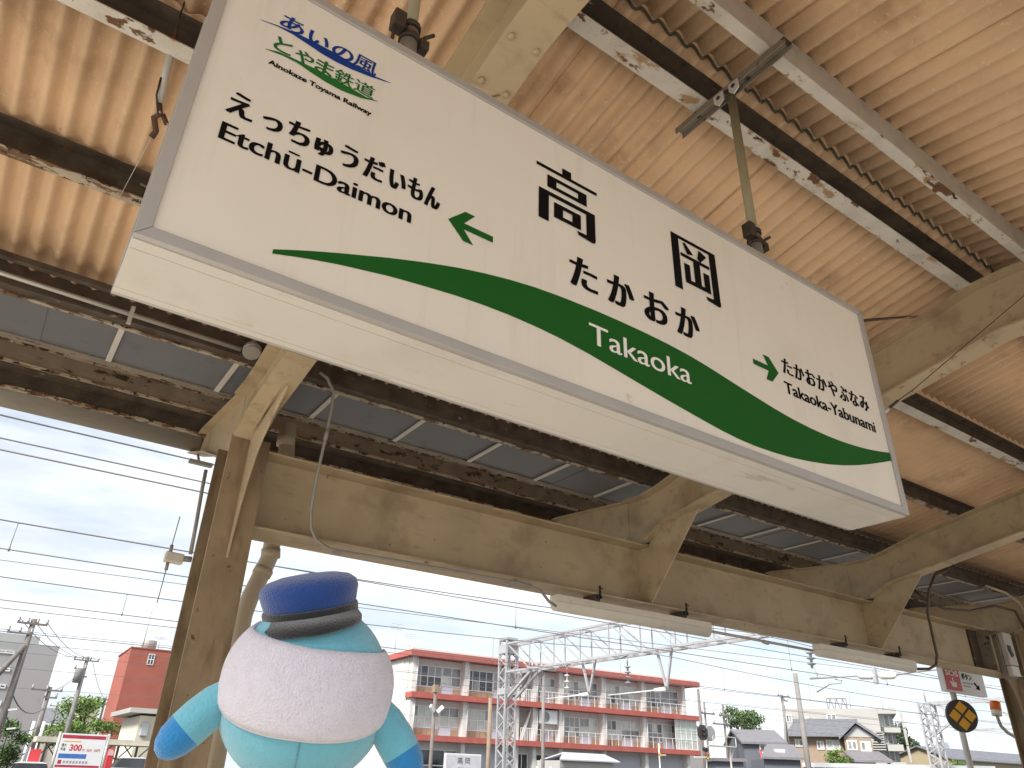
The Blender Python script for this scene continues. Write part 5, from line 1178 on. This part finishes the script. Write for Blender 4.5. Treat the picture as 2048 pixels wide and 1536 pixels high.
def flipper(s, dz):
    pts = [(.066, .004), (.080, -.006), (.094, -.020), (.108, -.036), (.119, -.050), (.128, -.062), (.134, -.071), (.137, -.0765), (.1385, -.079)]
    rr = [.010, .017, .0215, .0225, .022, .020, .015, .009, .001]
    full = MB().tube([Vector((s*x, -.012, z+dz)) for x, z in pts], rr, 20, cap=False)
    k = 4
    for nm, lo, hi, m_ in (('flipper', 0, k, M_fl), ('flipper_tip', k, 8, M_fd)):
        q = MB(); q.v = [v.copy() for v in full.v]
        q.f = [f for f in full.f if lo*20 <= min(f) < hi*20]; q.sm = [True]*len(q.f)
        used = sorted({i for f in q.f for i in f}); ix = {i: n for n, i in enumerate(used)}
        q.v = [q.v[i] for i in used]; q.f = [[ix[i] for i in f] for f in q.f]
        q.xf(MF).build(nm, m_, pl)
flipper(-1, -.004); flipper(1, -.002)
MB().tube([Vector((.004, -BY*brad(z)*1.002, z)) for z in [BZ*(-.52-.044*k) for k in range(10)]], .0009, 6).xf(MF).build('seam', fabric('plush_seam', (.08, .28, .38)), pl)
MB().tube([bib(-1+2*i/40, 1.0)*1.012 for i in range(41)], .0022, 6).xf(MF).build('bib_hem', M_fw, pl)
# plain cap
CT = Matrix.Translation((-.016, -.010, BZ*.90)) @ Matrix.Rotation(R(-17), 4, 'Y') @ Matrix.Rotation(R(16), 4, 'X') @ Matrix.Scale(1.12, 4) @ Matrix.Diagonal((1.06, 1.06, .86, 1))
MB().lathe((0, 0, 0), (0, 0, 1), [(0, .044), (.006, .046), (.014, .0475), (.024, .0495), (.032, .048), (.039, .041), (.043, .028), (.0445, .012), (.0448, .0005)], 36).xf(MF @ CT).build('cap_crown', M_fn, pl)
MB().lathe((0, 0, -.013), (0, 0, 1), [(0, .0455), (.003, .047), (.014, .0478), (.017, .0472)], 36).xf(MF @ CT).build('cap_band', M_fk, pl)
b = MB(); n = 28
for i in range(n+1):
    a = R(-82)+R(164)*i/n; e = max(0, math.cos(a*1.09))
    for rr, dz in ((.0465, -.003), (.048+.017*e, -.010-.006*e), (.047+.019*e, -.014-.007*e), (.0450, -.012)): b.v.append(Vector((rr*math.sin(a), -rr*math.cos(a), dz)))
for i in range(n):
    for k in range(4): b.f.append([i*4+k, (i+1)*4+k, (i+1)*4+(k+1) % 4, i*4+(k+1) % 4]); b.sm.append(True)
b.xf(MF @ CT).build('cap_visor', M_fk, pl)
st_ = thing('display_post', 'plain grey post with a flat top carrying the plush toy', 'post', (pc.x, pc.y, -ZO))
MB().tube([(pc.x, pc.y, -ZO), (pc.x, pc.y, pc.z-BZ-.012)], .02, 12).build('shaft', M_gcond, st_)
MB().lathe((pc.x, pc.y, pc.z-BZ-.0115), (0, 0, 1), [(0, .05), (.010, .05)], 20).build('top_plate', M_gcond, st_)
